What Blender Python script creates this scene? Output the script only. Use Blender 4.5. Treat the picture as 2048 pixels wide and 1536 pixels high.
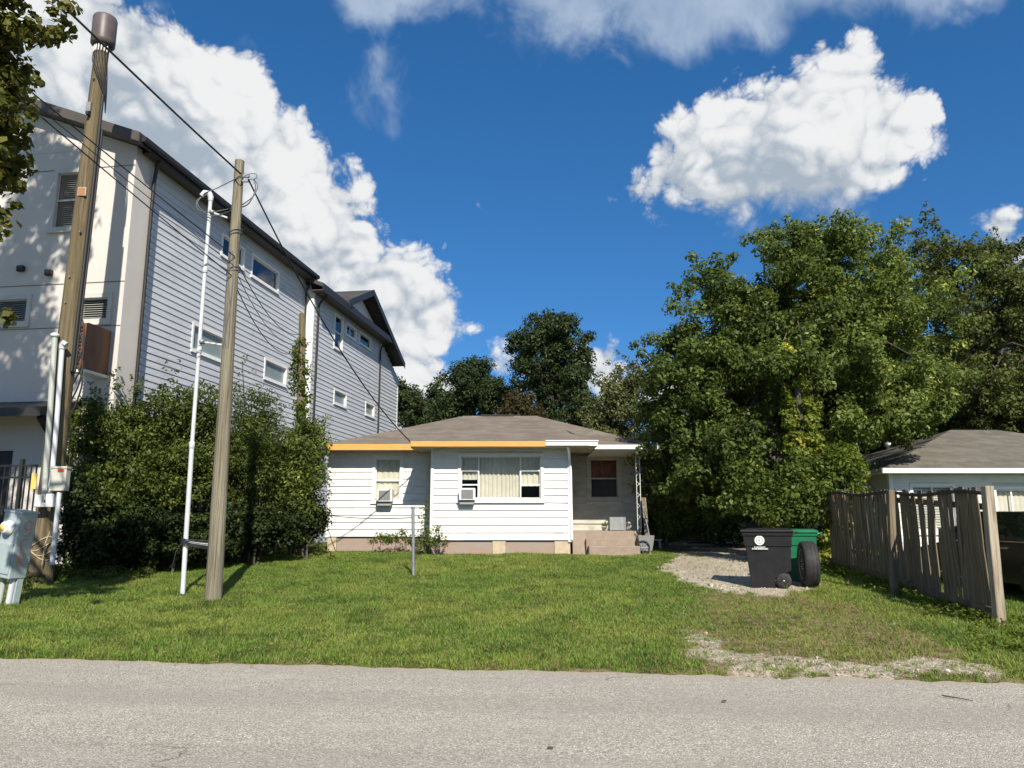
import bpy, bmesh, math, random
import numpy as np
from mathutils import Vector, Matrix

for o in list(bpy.data.objects):
    bpy.data.objects.remove(o, do_unlink=True)
SC = bpy.context.scene
COL = SC.collection
R = math.radians

# ------------------------------------------------------------------ camera
PITCH, FPX, EYE = R(10.3), 1538.0, 1.5
cam_data = bpy.data.cameras.new('camera')
cam_data.sensor_width = 36.0
cam_data.lens = 36.0 * FPX / 2048.0
cam_data.clip_start, cam_data.clip_end = 0.05, 6000.0
camera = bpy.data.objects.new('camera', cam_data)
COL.objects.link(camera)
camera.location = (0, 0, EYE)
camera.rotation_euler = (R(90) + PITCH, 0, 0)
SC.camera = camera

def ray(px, py):
    u, v = px - 1024.0, 768.0 - py
    return Vector((u, FPX * math.cos(PITCH) - v * math.sin(PITCH), FPX * math.sin(PITCH) + v * math.cos(PITCH)))
def at(px, py, Y):
    d = ray(px, py); t = Y / d.y
    return Vector((d.x * t, Y, EYE + d.z * t))

# ------------------------------------------------------------------ view, sky, sun
SC.render.engine = 'CYCLES'
SC.cycles.use_denoising = True
SC.cycles.use_adaptive_sampling = True
SC.cycles.adaptive_threshold = 0.015
SC.cycles.max_bounces = 8
SC.cycles.diffuse_bounces = 3
SC.cycles.glossy_bounces = 3
SC.cycles.transmission_bounces = 6
SC.cycles.transparent_max_bounces = 8
SC.cycles.sample_clamp_indirect = 6.0
SC.view_settings.view_transform = 'Standard'
SC.view_settings.look = 'None'
SC.view_settings.gamma = 1.0
SC.view_settings.use_curve_mapping = False
SC.view_settings.exposure = 0.5

LIGHT = Vector((-0.23, 1.0, -0.79)).normalized()      # the way sunlight travels
SUN_EL = math.asin(-LIGHT.z)
sun_data = bpy.data.lights.new('sun', 'SUN')
sun_data.energy = 5.0
sun_data.angle = R(0.53)
sun_data.color = (1.0, 0.93, 0.82)
sun = bpy.data.objects.new('sun', sun_data)
COL.objects.link(sun)
sun.location = (10, -30, 40)
sun.rotation_euler = LIGHT.to_track_quat('-Z', 'Y').to_euler()

world = bpy.data.worlds.new('World')
SC.world = world
world.use_nodes = True
world.cycles.sampling_method = 'NONE'

class NT:
    """small helper around a node tree"""
    def __init__(self, tree):
        self.t = tree
    def n(self, typ, **kw):
        nd = self.t.nodes.new(typ)
        for k, v in kw.items():
            setattr(nd, k, v)
        return nd
    def put(self, sock, v):
        if isinstance(v, bpy.types.NodeSocket):
            self.t.links.new(v, sock)
        elif v is not None:
            if isinstance(v, (tuple, list, Vector)) and sock.type == 'RGBA' and len(v) == 3:
                v = (*v, 1.0)
            sock.default_value = v
    def math(self, op, a, b=None, c=None, clamp=False):
        nd = self.n('ShaderNodeMath', operation=op, use_clamp=clamp)
        for i, v in enumerate((a, b, c)):
            self.put(nd.inputs[i], v)
        return nd.outputs[0]
    def vec(self, op, a, b=None, scale=None):
        nd = self.n('ShaderNodeVectorMath', operation=op)
        self.put(nd.inputs[0], a)
        if b is not None: self.put(nd.inputs[1], b)
        if scale is not None: self.put(nd.inputs['Scale'], scale)
        return nd.outputs['Value'] if op in ('LENGTH', 'DISTANCE', 'DOT_PRODUCT') else nd.outputs[0]
    def noise(self, vec, scale, detail=3, rough=0.5, dist=0.0, color=False):
        nd = self.n('ShaderNodeTexNoise')
        self.put(nd.inputs['Vector'], vec)
        nd.inputs['Scale'].default_value = scale
        nd.inputs['Detail'].default_value = detail
        nd.inputs['Roughness'].default_value = rough
        nd.inputs['Distortion'].default_value = dist
        return nd.outputs['Color' if color else 'Fac']
    def voro(self, vec, scale, feature='F1', detail=0, rough=0.5, out='Distance', smooth=0.6):
        nd = self.n('ShaderNodeTexVoronoi', feature=feature)
        self.put(nd.inputs['Vector'], vec)
        nd.inputs['Scale'].default_value = scale
        nd.inputs['Detail'].default_value = detail
        nd.inputs['Roughness'].default_value = rough
        if feature == 'SMOOTH_F1': nd.inputs['Smoothness'].default_value = smooth
        return nd.outputs[out]
    def ramp(self, fac, a, b, lo=0.0, hi=1.0, smooth=True):
        nd = self.n('ShaderNodeMapRange', interpolation_type='SMOOTHSTEP' if smooth else 'LINEAR')
        self.put(nd.inputs[0], fac)
        for i, v in enumerate((a, b, lo, hi)):
            self.put(nd.inputs[i + 1], v)
        return nd.outputs[0]
    def mix(self, fac, a, b, blend='MIX'):
        nd = self.n('ShaderNodeMix', data_type='RGBA', blend_type=blend)
        self.put(nd.inputs[0], fac); self.put(nd.inputs[6], a); self.put(nd.inputs[7], b)
        return nd.outputs[2]
    def link(self, a, b):
        self.t.links.new(a, b)

def uv(px, py):
    """sky direction of a pixel as slopes across and up"""
    d = ray(px, py)
    return d.x / d.y, d.z / d.y

BANK = [(-220, 150), (-60, 225), (0, 275), (75, 395), (95, 465), (160, 515), (215, 600), (270, 650), (310, 702), (390, 742), (430, 765), (500, 832),
        (560, 864), (600, 925), (640, 948), (668, 940), (695, 885), (725, 868), (770, 890), (830, 880)]                 # (row, right edge)
TOWER = [(1150, 470), (1245, 395), (1265, 350), (1290, 345), (1310, 292), (1350, 262), (1430, 215), (1500, 186), (1550, 140), (1620, 113),
         (1655, 95), (1700, 83), (1740, 108), (1790, 148), (1850, 186), (1895, 240), (1912, 300), (2000, 420)]
TOWER_BASE = [(1150, 360), (1245, 380), (1300, 408), (1365, 412), (1420, 438), (1500, 462), (1600, 468), (1690, 446), (1770, 400), (1830, 345),
              (1905, 292), (2000, 240)]
VEIL = [(450, -140), (640, 0), (700, 60), (745, 70), (790, 20), (860, 10), (930, 60), (1010, 80), (1120, 110), (1220, 130), (1310, 150), (1400, 120), (1470, 60),
        (1560, 70), (1640, 45), (1760, 40), (1850, 35), (1960, 30), (2050, 20), (2200, -20)]
SCRAPS = [(2010, 470, 55), (1215, 730, 48), (1030, 745, 32), (1340, 770, 70)]
THIN = [(745, 180, 40), (715, 215, 36), (755, 255, 26), (430, 90, 26), (350, 20, 22), (1272, 690, 38), (1258, 632, 16), (1990, 345, 20), (735, 110, 26)]

def curve_node(T, x, pts):
    """height of a polyline, at x"""
    xs = [p[0] for p in pts]; ys = [p[1] for p in pts]
    x0, x1, y0, y1 = min(xs), max(xs), min(ys), max(ys)
    nd = T.n('ShaderNodeFloatCurve')
    c = nd.mapping.curves[0]
    P = sorted(((a - x0) / (x1 - x0), (b - y0) / (y1 - y0)) for a, b in pts)
    while len(c.points) < len(P):
        c.points.new(0.5, 0.5)
    for q, (a, b) in zip(c.points, P):
        q.location = (a, b); q.handle_type = 'AUTO'
    nd.mapping.extend = 'HORIZONTAL'
    nd.mapping.update()
    T.put(nd.inputs['Value'], T.ramp(x, x0, x1, smooth=False))
    return T.math('MULTIPLY_ADD', nd.outputs[0], y1 - y0, y0)

def group(name, ins, outs):
    g = bpy.data.node_groups.new(name, 'ShaderNodeTree')
    for n, t in ins: g.interface.new_socket(n, in_out='INPUT', socket_type=t)
    for n, t in outs: g.interface.new_socket(n, in_out='OUTPUT', socket_type=t)
    T = NT(g)
    return g, T, T.n('NodeGroupInput'), T.n('NodeGroupOutput')

def body_group(name):
    """how deep a direction lies inside the cloud bodies"""
    g, T, gi, go = group(name, [('Vector', 'NodeSocketVector')], [('Depth', 'NodeSocketFloat')])
    sp = T.n('ShaderNodeSeparateXYZ'); T.link(gi.outputs[0], sp.inputs[0])
    y = T.math('MAXIMUM', sp.outputs[1], 0.02)
    u, v = T.math('DIVIDE', sp.outputs[0], y), T.math('DIVIDE', sp.outputs[2], y)
    edge = curve_node(T, v, [(uv(px, py)[1], uv(px, py)[0]) for py, px in BANK])
    sd = T.math('MULTIPLY', T.math('SUBTRACT', u, edge), 0.72)
    top = curve_node(T, u, [uv(px, py) for px, py in TOWER])
    base = curve_node(T, u, [uv(px, py) for px, py in TOWER_BASE])
    s2 = T.math('MAXIMUM', T.math('SUBTRACT', v, top), T.math('SUBTRACT', base, v))
    sd = T.math('MINIMUM', sd, T.math('MULTIPLY', s2, 0.8))
    cb = T.n('ShaderNodeCombineXYZ'); T.link(u, cb.inputs[0]); T.link(v, cb.inputs[1])
    for px, py, r in SCRAPS:
        d = T.math('SUBTRACT', T.vec('DISTANCE', cb.outputs[0], (*uv(px, py), 0)), r / 1538.0)
        sd = T.math('MINIMUM', sd, d)
    # behind and beside: more clouds of the same kind
    far = T.math('MULTIPLY', T.math('SUBTRACT', 0.53, T.noise(gi.outputs[0], 1.9, 1, 0.5)), 0.8)
    front = T.ramp(sp.outputs[1], 0.45, 0.60)
    mx = T.n('ShaderNodeMix', data_type='FLOAT'); T.link(front, mx.inputs[0]); T.link(far, mx.inputs[2]); T.link(sd, mx.inputs[3])
    T.link(T.math('MULTIPLY', mx.outputs[0], -1.0), go.inputs[0])
    return g

def lump_group(name, scale):
    """rounded heaps with creases between them"""
    g, T, gi, go = group(name, [('Vector', 'NodeSocketVector')], [('Height', 'NodeSocketFloat'), ('Soft', 'NodeSocketFloat')])
    p = gi.outputs[0]
    tot = None
    for s, w in ((1.0, 1.0), (2.15, 0.60), (4.7, 0.36), (10.3, 0.22), (22.0, 0.13)):
        if s > 9 and len(go.inputs[1].links) == 0: T.link(tot, go.inputs[1])
        b = T.math('MULTIPLY', T.math('ABSOLUTE', T.math('SUBTRACT', T.noise(p, scale * s, 0), 0.5)), w)
        tot = b if tot is None else T.math('ADD', tot, b)
    T.link(tot, go.inputs[0])
    return g

def build_world():
    T = NT(world.node_tree)
    world.node_tree.nodes.clear()
    out = T.n('ShaderNodeOutputWorld'); bg = T.n('ShaderNodeBackground')
    T.link(bg.outputs[0], out.inputs[0])
    sky = T.n('ShaderNodeTexSky', sky_type='NISHITA', sun_disc=False)
    sky.sun_elevation = SUN_EL
    sky.sun_rotation = math.atan2(-LIGHT.x, -LIGHT.y)
    sky.altitude = 0.0; sky.air_density = SKY_AIR; sky.dust_density = 0.0; sky.ozone_density = 3.0
    hs = T.n('ShaderNodeHueSaturation')
    hs.inputs['Saturation'].default_value = SKY_SAT
    T.link(sky.outputs[0], hs.inputs['Color'])

    D = T.vec('NORMALIZE', T.n('ShaderNodeTexCoord').outputs['Generated'])
    T.link(T.vec('NORMALIZE', T.vec('ADD', D, (0, 0, SKY_LIFT))), sky.inputs[0])
    blue = T.vec('SCALE', hs.outputs[0], scale=SKY_S)
    bgp, lgp = body_group('cloud_body'), lump_group('cloud_lumps', 9.0)
    def use(g, v):
        nd = T.n('ShaderNodeGroup', node_tree=g)
        T.put(nd.inputs[0], v)
        return nd.outputs[0]
    wob = T.vec('SUBTRACT', T.noise(D, 7.0, 2, 0.5, color=True), (0.5, 0.5, 0.5))
    q = T.vec('ADD', D, T.vec('SCALE', wob, scale=0.045))
    L = Vector((0.34, 0.0, 0.94))
    q1 = T.vec('ADD', q, tuple(L * 0.012))
    q2 = T.vec('ADD', q, tuple(L * 0.11))
    b0, b2 = use(bgp, q), use(bgp, q2)
    n0, n1 = T.n('ShaderNodeGroup', node_tree=lgp), T.n('ShaderNodeGroup', node_tree=lgp)
    T.put(n0.inputs[0], q); T.put(n1.inputs[0], q1)
    l0, s0, s1 = n0.outputs[0], n0.outputs[1], n1.outputs[1]
    f0 = T.math('ADD', b0, T.math('MULTIPLY', T.math('SUBTRACT', l0, 0.21), 0.17))
    fine = T.math('MULTIPLY', T.math('SUBTRACT', s0, s1), 2.4)
    broad = T.math('MULTIPLY', T.math('SUBTRACT', T.math('SUBTRACT', b0, b2), 0.07), 3.2)
    crease = T.math('MULTIPLY', T.math('SUBTRACT', l0, 0.21), 2.1)
    zones = T.math('MULTIPLY', T.math('SUBTRACT', T.noise(q, 4.2, 1, 0.5), 0.5), 1.9)
    deep = T.ramp(b0, 0.02, 0.30, 0.10, -0.16)
    shade = T.math('ADD', T.math('ADD', fine, broad), T.math('ADD', crease, T.math('ADD', T.math('ADD', zones, deep), 0.42)))
    shade = T.ramp(shade, -0.02, 1.18)
    ccol = T.mix(shade, CLOUD_DARK, CLOUD_LIT)
    a0 = T.ramp(f0, -0.004, T.ramp(broad, -0.55, -0.10, 0.085, 0.027))
    # thin high scraps
    q = T.vec('ADD', D, T.vec('SCALE', wob, scale=0.10))
    sp = T.n('ShaderNodeSeparateXYZ'); T.link(q, sp.inputs[0])
    y = T.math('MAXIMUM', sp.outputs[1], 0.02)
    u, v = T.math('DIVIDE', sp.outputs[0], y), T.math('DIVIDE', sp.outputs[2], y)
    wm = T.math('MAXIMUM', T.math('SUBTRACT', curve_node(T, u, [uv(*p) for p in VEIL]), v), T.math('SUBTRACT', v, 1.3))
    cb = T.n('ShaderNodeCombineXYZ'); T.link(u, cb.inputs[0]); T.link(v, cb.inputs[1])
    for px, py, r in THIN:
        d = T.math('SUBTRACT', T.vec('DISTANCE', cb.outputs[0], (*uv(px, py), 0)), r / 1538.0)
        wm = T.math('SMOOTH_MIN', wm, d, 0.04)
    wn = T.noise(T.vec('MULTIPLY', q, (1.0, 1.0, 0.6)), 7.0, 5, 0.62)
    wisp = T.ramp(T.math('SUBTRACT', T.math('MULTIPLY', T.math('SUBTRACT', wn, 0.5), 0.30), wm), -0.01, 0.075)
    wisp = T.math('MULTIPLY', wisp, 0.72)
    wcol = T.mix(T.ramp(wn, 0.35, 0.65), WISP_DARK, WISP_LIT)
    c = T.mix(wisp, blue, wcol)
    c = T.mix(a0, c, ccol)
    T.link(c, bg.inputs[0])
    bg.inputs[1].default_value = 1.0
SKY_S, SKY_AIR, SKY_SAT, SKY_LIFT = 0.114, 0.9, 1.28, 0.16
CLOUD_DARK, CLOUD_LIT = (0.275, 0.325, 0.385), (0.615, 0.622, 0.625)
WISP_DARK, WISP_LIT = (0.23, 0.31, 0.42), (0.40, 0.47, 0.56)
build_world()

# ------------------------------------------------------------------ mesh helpers
rng = random.Random(7)
NR = np.random.default_rng(11)

def world_loc(o):
    v = Vector((0, 0, 0))
    while o is not None:
        v += o.location
        o = o.parent
    return v

def tag(o, label=None, cat=None, group=None, kind=None):
    if label: o['label'] = label
    if cat: o['category'] = cat
    if group: o['group'] = group
    if kind: o['kind'] = kind
    return o

def thing(name, label, cat, loc, group=None):
    o = bpy.data.objects.new(name, None)
    o.empty_display_size = 0.2
    COL.objects.link(o)
    o.location = loc
    return tag(o, label, cat, group)

def link_mesh(name, me, mat, parent=None, loc=None):
    """mesh given in world coordinates; shifted so that it sits right under its parent"""
    o = bpy.data.objects.new(name, me)
    COL.objects.link(o)
    if mat is not None and not me.materials:
        me.materials.append(mat)
    if parent is not None:
        off = world_loc(parent)
        me.transform(Matrix.Translation(-off))
        o.parent = parent
    elif loc is not None:
        me.transform(Matrix.Translation(-Vector(loc)))
        o.location = loc
    return o

class MB:
    """collects shapes; build() links them as one mesh object"""
    def __init__(self):
        self.v, self.f, self.sm = [], [], []
    def add(self, vs, fs, smooth=False):
        b = len(self.v)
        self.v += [tuple(p) for p in vs]
        self.f += [tuple(i + b for i in q) for q in fs]
        self.sm += [smooth] * len(fs)
        return self
    def hexa(self, p):
        """eight corners: bottom four counter-clockwise, then the top four"""
        return self.add(p, [(3, 2, 1, 0), (4, 5, 6, 7), (0, 1, 5, 4), (1, 2, 6, 5), (2, 3, 7, 6), (3, 0, 4, 7)])
    def box(self, a, b):
        x0, y0, z0 = (min(i, j) for i, j in zip(a, b)); x1, y1, z1 = (max(i, j) for i, j in zip(a, b))
        return self.hexa([(x0, y0, z0), (x1, y0, z0), (x1, y1, z0), (x0, y1, z0), (x0, y0, z1), (x1, y0, z1), (x1, y1, z1), (x0, y1, z1)])
    def obox(self, o, ex, ey, ez):
        o, ex, ey, ez = Vector(o), Vector(ex), Vector(ey), Vector(ez)
        if ex.cross(ey).dot(ez) < 0:
            o, ex = o + ex, -ex
        return self.hexa([o, o + ex, o + ex + ey, o + ey, o + ez, o + ex + ez, o + ex + ey + ez, o + ey + ez])
    def prism(self, poly, ext):
        n = len(poly); ext = Vector(ext)
        vs = [Vector(p) for p in poly] + [Vector(p) + ext for p in poly]
        nor = Vector((0, 0, 0))
        for i in range(n):
            nor += vs[i].cross(vs[(i + 1) % n])
        fl = nor.dot(ext) < 0
        fs = [tuple(range(n))[::-1], tuple(range(n, 2 * n))] + [(i, (i + 1) % n, (i + 1) % n + n, i + n) for i in range(n)]
        if fl: fs = [q[::-1] for q in fs]
        return self.add(vs, fs)
    def bar(self, a, b, w, t, up=(0, 0, 1)):
        a, b = Vector(a), Vector(b); d = (b - a).normalized()
        s = d.cross(Vector(up))
        if s.length < 1e-4: s = d.cross(Vector((1, 0, 0)))
        s.normalize(); u = s.cross(d).normalized()
        return self.obox(a - s * w / 2 - u * t / 2, s * w, b - a, u * t)
    def tube(self, path, rad, n=8, cap=True, smooth=True):
        path = [Vector(p) for p in path]
        if not isinstance(rad, (list, tuple)): rad = [rad] * len(path)
        vs, fs = [], []
        prev = None
        for i, p in enumerate(path):
            d = (path[min(i + 1, len(path) - 1)] - path[max(i - 1, 0)]).normalized()
            if prev is None:
                s = d.cross(Vector((0, 0, 1)))
                if s.length < 1e-3: s = Vector((1, 0, 0))
            else:
                s = prev - d * prev.dot(d)
            s.normalize(); prev = s
            u = d.cross(s)
            for k in range(n):
                a = 2 * math.pi * k / n
                vs.append(p + (s * math.cos(a) + u * math.sin(a)) * rad[i])
        for i in range(len(path) - 1):
            for k in range(n):
                a, b = i * n + k, i * n + (k + 1) % n
                fs.append((a, b, b + n, a + n))
        self.add(vs, fs, smooth)
        if cap:
            m = len(path) - 1
            self.add(vs[:n], [tuple(range(n))[::-1]]); self.add(vs[m * n:], [tuple(range(n))])
        return self
    def lathe(self, o, prof, axis=(0, 0, 1), n=24, smooth=True):
        """profile of (radius, height) pairs turned round an axis"""
        o, ax = Vector(o), Vector(axis).normalized()
        s = ax.cross(Vector((0, 0, 1)))
        if s.length < 1e-3: s = Vector((1, 0, 0))
        s.normalize(); u = ax.cross(s)
        vs, fs = [], []
        for r, h in prof:
            for k in range(n):
                a = 2 * math.pi * k / n
                vs.append(o + ax * h + (s * math.cos(a) + u * math.sin(a)) * r)
        for i in range(len(prof) - 1):
            for k in range(n):
                a, b = i * n + k, i * n + (k + 1) % n
                fs.append((a, b, b + n, a + n))
        fs.append(tuple(range(n))[::-1]); fs.append(tuple(range((len(prof) - 1) * n, len(prof) * n)))
        return self.add(vs, fs, smooth)
    def mesh(self, name):
        me = bpy.data.meshes.new(name)
        me.from_pydata(self.v, [], self.f)
        me.polygons.foreach_set('use_smooth', self.sm)
        me.update()
        return me
    def build(self, name, mat, parent=None, loc=None, kind=None, label=None):
        o = link_mesh(name, self.mesh(name), mat, parent, loc)
        if kind: o['kind'] = kind
        if label: o['label'] = label
        return o

def flow(pts, n=6):
    """smooth curve through the given points"""
    P = [Vector(p) for p in pts]; P = [P[0] * 2 - P[1]] + P + [P[-1] * 2 - P[-2]]
    out = []
    for i in range(1, len(P) - 2):
        a, b, c, d = P[i - 1:i + 3]
        for k in range(n):
            t = k / n
            out.append(0.5 * ((2 * b) + (c - a) * t + (2 * a - 5 * b + 4 * c - d) * t * t + (3 * b - a - 3 * c + d) * t ** 3))
    return out + [P[-2]]

def bevel(o, w, seg=1):
    m = o.modifiers.new('bevel', 'BEVEL'); m.width = w; m.segments = seg; m.limit_method = 'ANGLE'; m.angle_limit = R(40)
    return o

# ------------------------------------------------------------------ materials
def new_mat(name):
    m = bpy.data.materials.new(name); m.use_nodes = True
    T = NT(m.node_tree); m.node_tree.nodes.clear()
    out = T.n('ShaderNodeOutputMaterial'); p = T.n('ShaderNodeBsdfPrincipled')
    T.link(p.outputs[0], out.inputs[0])
    return m, T, p, out

def plain(name, c1, c2=None, scale=6.0, rough=0.6, bump=0.0, detail=4, stretch=(1, 1, 1), metal=0.0, spec=0.4, bdist=0.01, dirt=None, dirt_scale=1.5, dirt_lo=0.5, dirt_hi=0.75, obj=True):
    m, T, p, out = new_mat(name)
    co = T.n('ShaderNodeTexCoord').outputs['Object'] if obj else T.n('ShaderNodeNewGeometry').outputs['Position']
    v = T.vec('MULTIPLY', co, stretch)
    n = T.noise(v, scale, detail, 0.6)
    col = T.mix(T.ramp(n, 0.32, 0.68), c1, c2 or c1)
    if dirt is not None:
        dn = T.noise(co, dirt_scale, 6, 0.65)
        col = T.mix(T.ramp(dn, dirt_lo, dirt_hi), col, dirt)
    T.put(p.inputs['Base Color'], col)
    p.inputs['Roughness'].default_value = rough
    p.inputs['Metallic'].default_value = metal
    p.inputs['Specular IOR Level'].default_value = spec
    if bump:
        b = T.n('ShaderNodeBump'); b.inputs['Strength'].default_value = bump; b.inputs['Distance'].default_value = bdist
        T.link(T.noise(v, scale * 2.2, detail, 0.65), b.inputs['Height']); T.link(b.outputs[0], p.inputs['Normal'])
    return m

def glass_mat(name, tint=(0.9, 0.9, 0.88), gloss=1.0, ior=1.15):
    m, T, p, out = new_mat(name)
    m.node_tree.nodes.remove(p)
    tr, gl, mx, fr = T.n('ShaderNodeBsdfTransparent'), T.n('ShaderNodeBsdfGlossy'), T.n('ShaderNodeMixShader'), T.n('ShaderNodeFresnel')
    tr.inputs[0].default_value = (*tint, 1); gl.inputs[0].default_value = (gloss, gloss, gloss, 1); gl.inputs['Roughness'].default_value = 0.015
    fr.inputs[0].default_value = ior
    T.link(fr.outputs[0], mx.inputs[0]); T.link(tr.outputs[0], mx.inputs[1]); T.link(gl.outputs[0], mx.inputs[2]); T.link(mx.outputs[0], out.inputs[0])
    return m

def leaf_mat(name, dark, light, tip=None, trans=0.35, rough=0.5):
    """per-leaf tint (point attribute) drives the colour; thin leaves let light through"""
    m, T, p, out = new_mat(name)
    at_ = T.n('ShaderNodeAttribute'); at_.attribute_name = 'tint'
    col = T.mix(at_.outputs['Fac'], dark, light)
    if tip is not None:
        col = T.mix(T.ramp(at_.outputs['Fac'], 0.86, 0.98), col, tip)
    T.put(p.inputs['Base Color'], col)
    p.inputs['Roughness'].default_value = rough
    p.inputs['Specular IOR Level'].default_value = 0.18
    tl, mx = T.n('ShaderNodeBsdfTranslucent'), T.n('ShaderNodeMixShader')
    T.put(tl.inputs[0], T.mix(0.5, col, (light[0] * 1.3, light[1] * 1.3, light[2] * 0.5)))
    mx.inputs[0].default_value = trans
    T.link(p.outputs[0], mx.inputs[1]); T.link(tl.outputs[0], mx.inputs[2]); T.link(mx.outputs[0], out.inputs[0])
    return m

M = {}
M['white_paint'] = plain('white_paint', (0.72, 0.715, 0.68), (0.66, 0.655, 0.62), 3.0, 0.55, 0.08, dirt=(0.42, 0.40, 0.35), dirt_scale=2.2, dirt_lo=0.55, dirt_hi=0.85, stretch=(1, 1, 3))
M['old_white'] = plain('old_white', (0.60, 0.59, 0.55), (0.54, 0.53, 0.49), 5.0, 0.7, 0.15, dirt=(0.38, 0.36, 0.31), dirt_scale=2.5, dirt_lo=0.55, dirt_hi=0.9)
M['trim_white'] = plain('trim_white', (0.80, 0.80, 0.78), (0.76, 0.76, 0.74), 8.0, 0.5)
M['raw_board'] = plain('raw_board', (0.66, 0.33, 0.085), (0.55, 0.265, 0.065), 4.0, 0.6, 0.1, stretch=(1, 6, 12))
M['soffit'] = plain('soffit', (0.42, 0.36, 0.28), (0.34, 0.28, 0.20), 5.0, 0.8, 0.1)
M['block'] = plain('block', (0.50, 0.41, 0.28), (0.40, 0.33, 0.23), 9.0, 0.9, 0.3)
M['skirt'] = plain('skirt', (0.28, 0.24, 0.21), (0.31, 0.215, 0.155), 3.5, 0.9, 0.25, stretch=(1, 1, 2.5))
M['concrete_warm'] = plain('concrete_warm', (0.30, 0.235, 0.18), (0.25, 0.195, 0.15), 7.0, 0.9, 0.25)
M['curtain'] = plain('curtain', (0.70, 0.68, 0.60), (0.60, 0.585, 0.52), 3.0, 0.9)
M['red_curtain'] = plain('red_curtain', (0.30, 0.08, 0.03), (0.20, 0.05, 0.02), 5.0, 0.9)
M['closed_blind'] = plain('closed_blind', (0.46, 0.50, 0.48), (0.40, 0.44, 0.43), 5.0, 0.6)
M['blind'] = plain('blind', (0.66, 0.66, 0.62), (0.58, 0.58, 0.55), 5.0, 0.7)
M['glass'] = glass_mat('glass')
M['matte_glass'] = plain('matte_glass', (0.26, 0.31, 0.31), (0.23, 0.28, 0.285), 3, 0.3, spec=0.5)  # even grey-green pane colour, opaque and half-matte
M['coated_glass'] = glass_mat('coated_glass', (0.55, 0.62, 0.62), 1.0, 1.75)
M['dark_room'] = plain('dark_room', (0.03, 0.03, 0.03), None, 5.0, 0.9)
M['ac_white'] = plain('ac_white', (0.74, 0.73, 0.70), (0.66, 0.65, 0.61), 10, 0.45)
M['ac_grille'] = plain('ac_grille', (0.16, 0.16, 0.16), (0.22, 0.22, 0.21), 40, 0.5)
M['grey_plastic'] = plain('grey_plastic', (0.27, 0.28, 0.27), (0.23, 0.235, 0.23), 6, 0.5)
M['black_plastic'] = plain('black_plastic', (0.012, 0.0115, 0.013), (0.017, 0.016, 0.017), 5, 0.5, 0.05, spec=0.3)
M['green_plastic'] = plain('green_plastic', (0.01, 0.13, 0.055), (0.014, 0.16, 0.07), 5, 0.4, 0.03, spec=0.5)
M['rubber'] = plain('rubber', (0.018, 0.018, 0.018), (0.03, 0.029, 0.028), 12, 0.7, 0.1)
M['print_white'] = plain('print_white', (0.72, 0.72, 0.70), None, 5, 0.6)
M['steel'] = plain('steel', (0.45, 0.46, 0.46), (0.36, 0.36, 0.36), 9, 0.45, metal=0.7)
M['pvc'] = plain('pvc', (0.56, 0.58, 0.60), (0.48, 0.50, 0.52), 5, 0.45, stretch=(1, 1, .4))
M['pvc_old'] = plain('pvc_old', (0.42, 0.44, 0.41), (0.33, 0.36, 0.32), 4, 0.5, stretch=(1, 1, .4))
M['galv'] = plain('galv', (0.30, 0.31, 0.32), (0.22, 0.23, 0.24), 9, 0.5, metal=0.5)
M['cable'] = plain('cable', (0.022, 0.022, 0.024), None, 5, 0.6)
M['cable_grey'] = plain('cable_grey', (0.10, 0.11, 0.12), None, 5, 0.6)
M['brown_metal'] = plain('brown_metal', (0.105, 0.085, 0.082), (0.085, 0.068, 0.066), 6, 0.45, spec=0.4)
M['brown_panel'] = plain('brown_panel', (0.20, 0.085, 0.035), (0.15, 0.06, 0.025), 2.0, 0.5, stretch=(3, 3, .6))
M['utility_grey'] = plain('utility_grey', (0.36, 0.42, 0.43), (0.31, 0.37, 0.38), 4, 0.5, dirt=(0.24, 0.27, 0.26), dirt_scale=3)
M['box_beige'] = plain('box_beige', (0.50, 0.49, 0.42), (0.46, 0.45, 0.38), 6, 0.5)
M['orange_paint'] = plain('orange_paint', (0.72, 0.22, 0.10), (0.62, 0.20, 0.12), 15, 0.8)
M['red_label'] = plain('red_label', (0.48, 0.06, 0.03), None, 5, 0.6)
M['yellow'] = plain('yellow', (0.70, 0.48, 0.12), None, 5, 0.6)
M['stucco'] = plain('stucco', (0.57, 0.54, 0.50), (0.54, 0.51, 0.475), 0.9, 0.9, 0.12, bdist=0.004)
M['lap_grey'] = plain('lap_grey', (0.56, 0.58, 0.605), (0.50, 0.52, 0.55), 1.6, 0.55, 0.05, stretch=(0.6, 0.6, 3), dirt=(0.38, 0.385, 0.38), dirt_scale=0.9, dirt_lo=0.5, dirt_hi=0.85)
M['dark_trim'] = plain('dark_trim', (0.020, 0.019, 0.019), (0.028, 0.026, 0.025), 4, 0.5)
M['bronze_trim'] = plain('bronze_trim', (0.085, 0.072, 0.062), (0.07, 0.06, 0.052), 4, 0.5)
M['iron'] = plain('iron', (0.02, 0.02, 0.02), None, 5, 0.5)
M['truck_paint'] = plain('truck_paint', (0.007, 0.014, 0.012), None, 5, 0.2, spec=0.6)
M['chrome'] = plain('chrome', (0.7, 0.7, 0.7), None, 5, 0.15, metal=1.0)
M['dark_glass'] = plain('dark_glass', (0.012, 0.016, 0.017), None, 5, 0.05, spec=0.7)
M['tail_red'] = plain('tail_red', (0.30, 0.012, 0.01), None, 5, 0.2)

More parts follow.
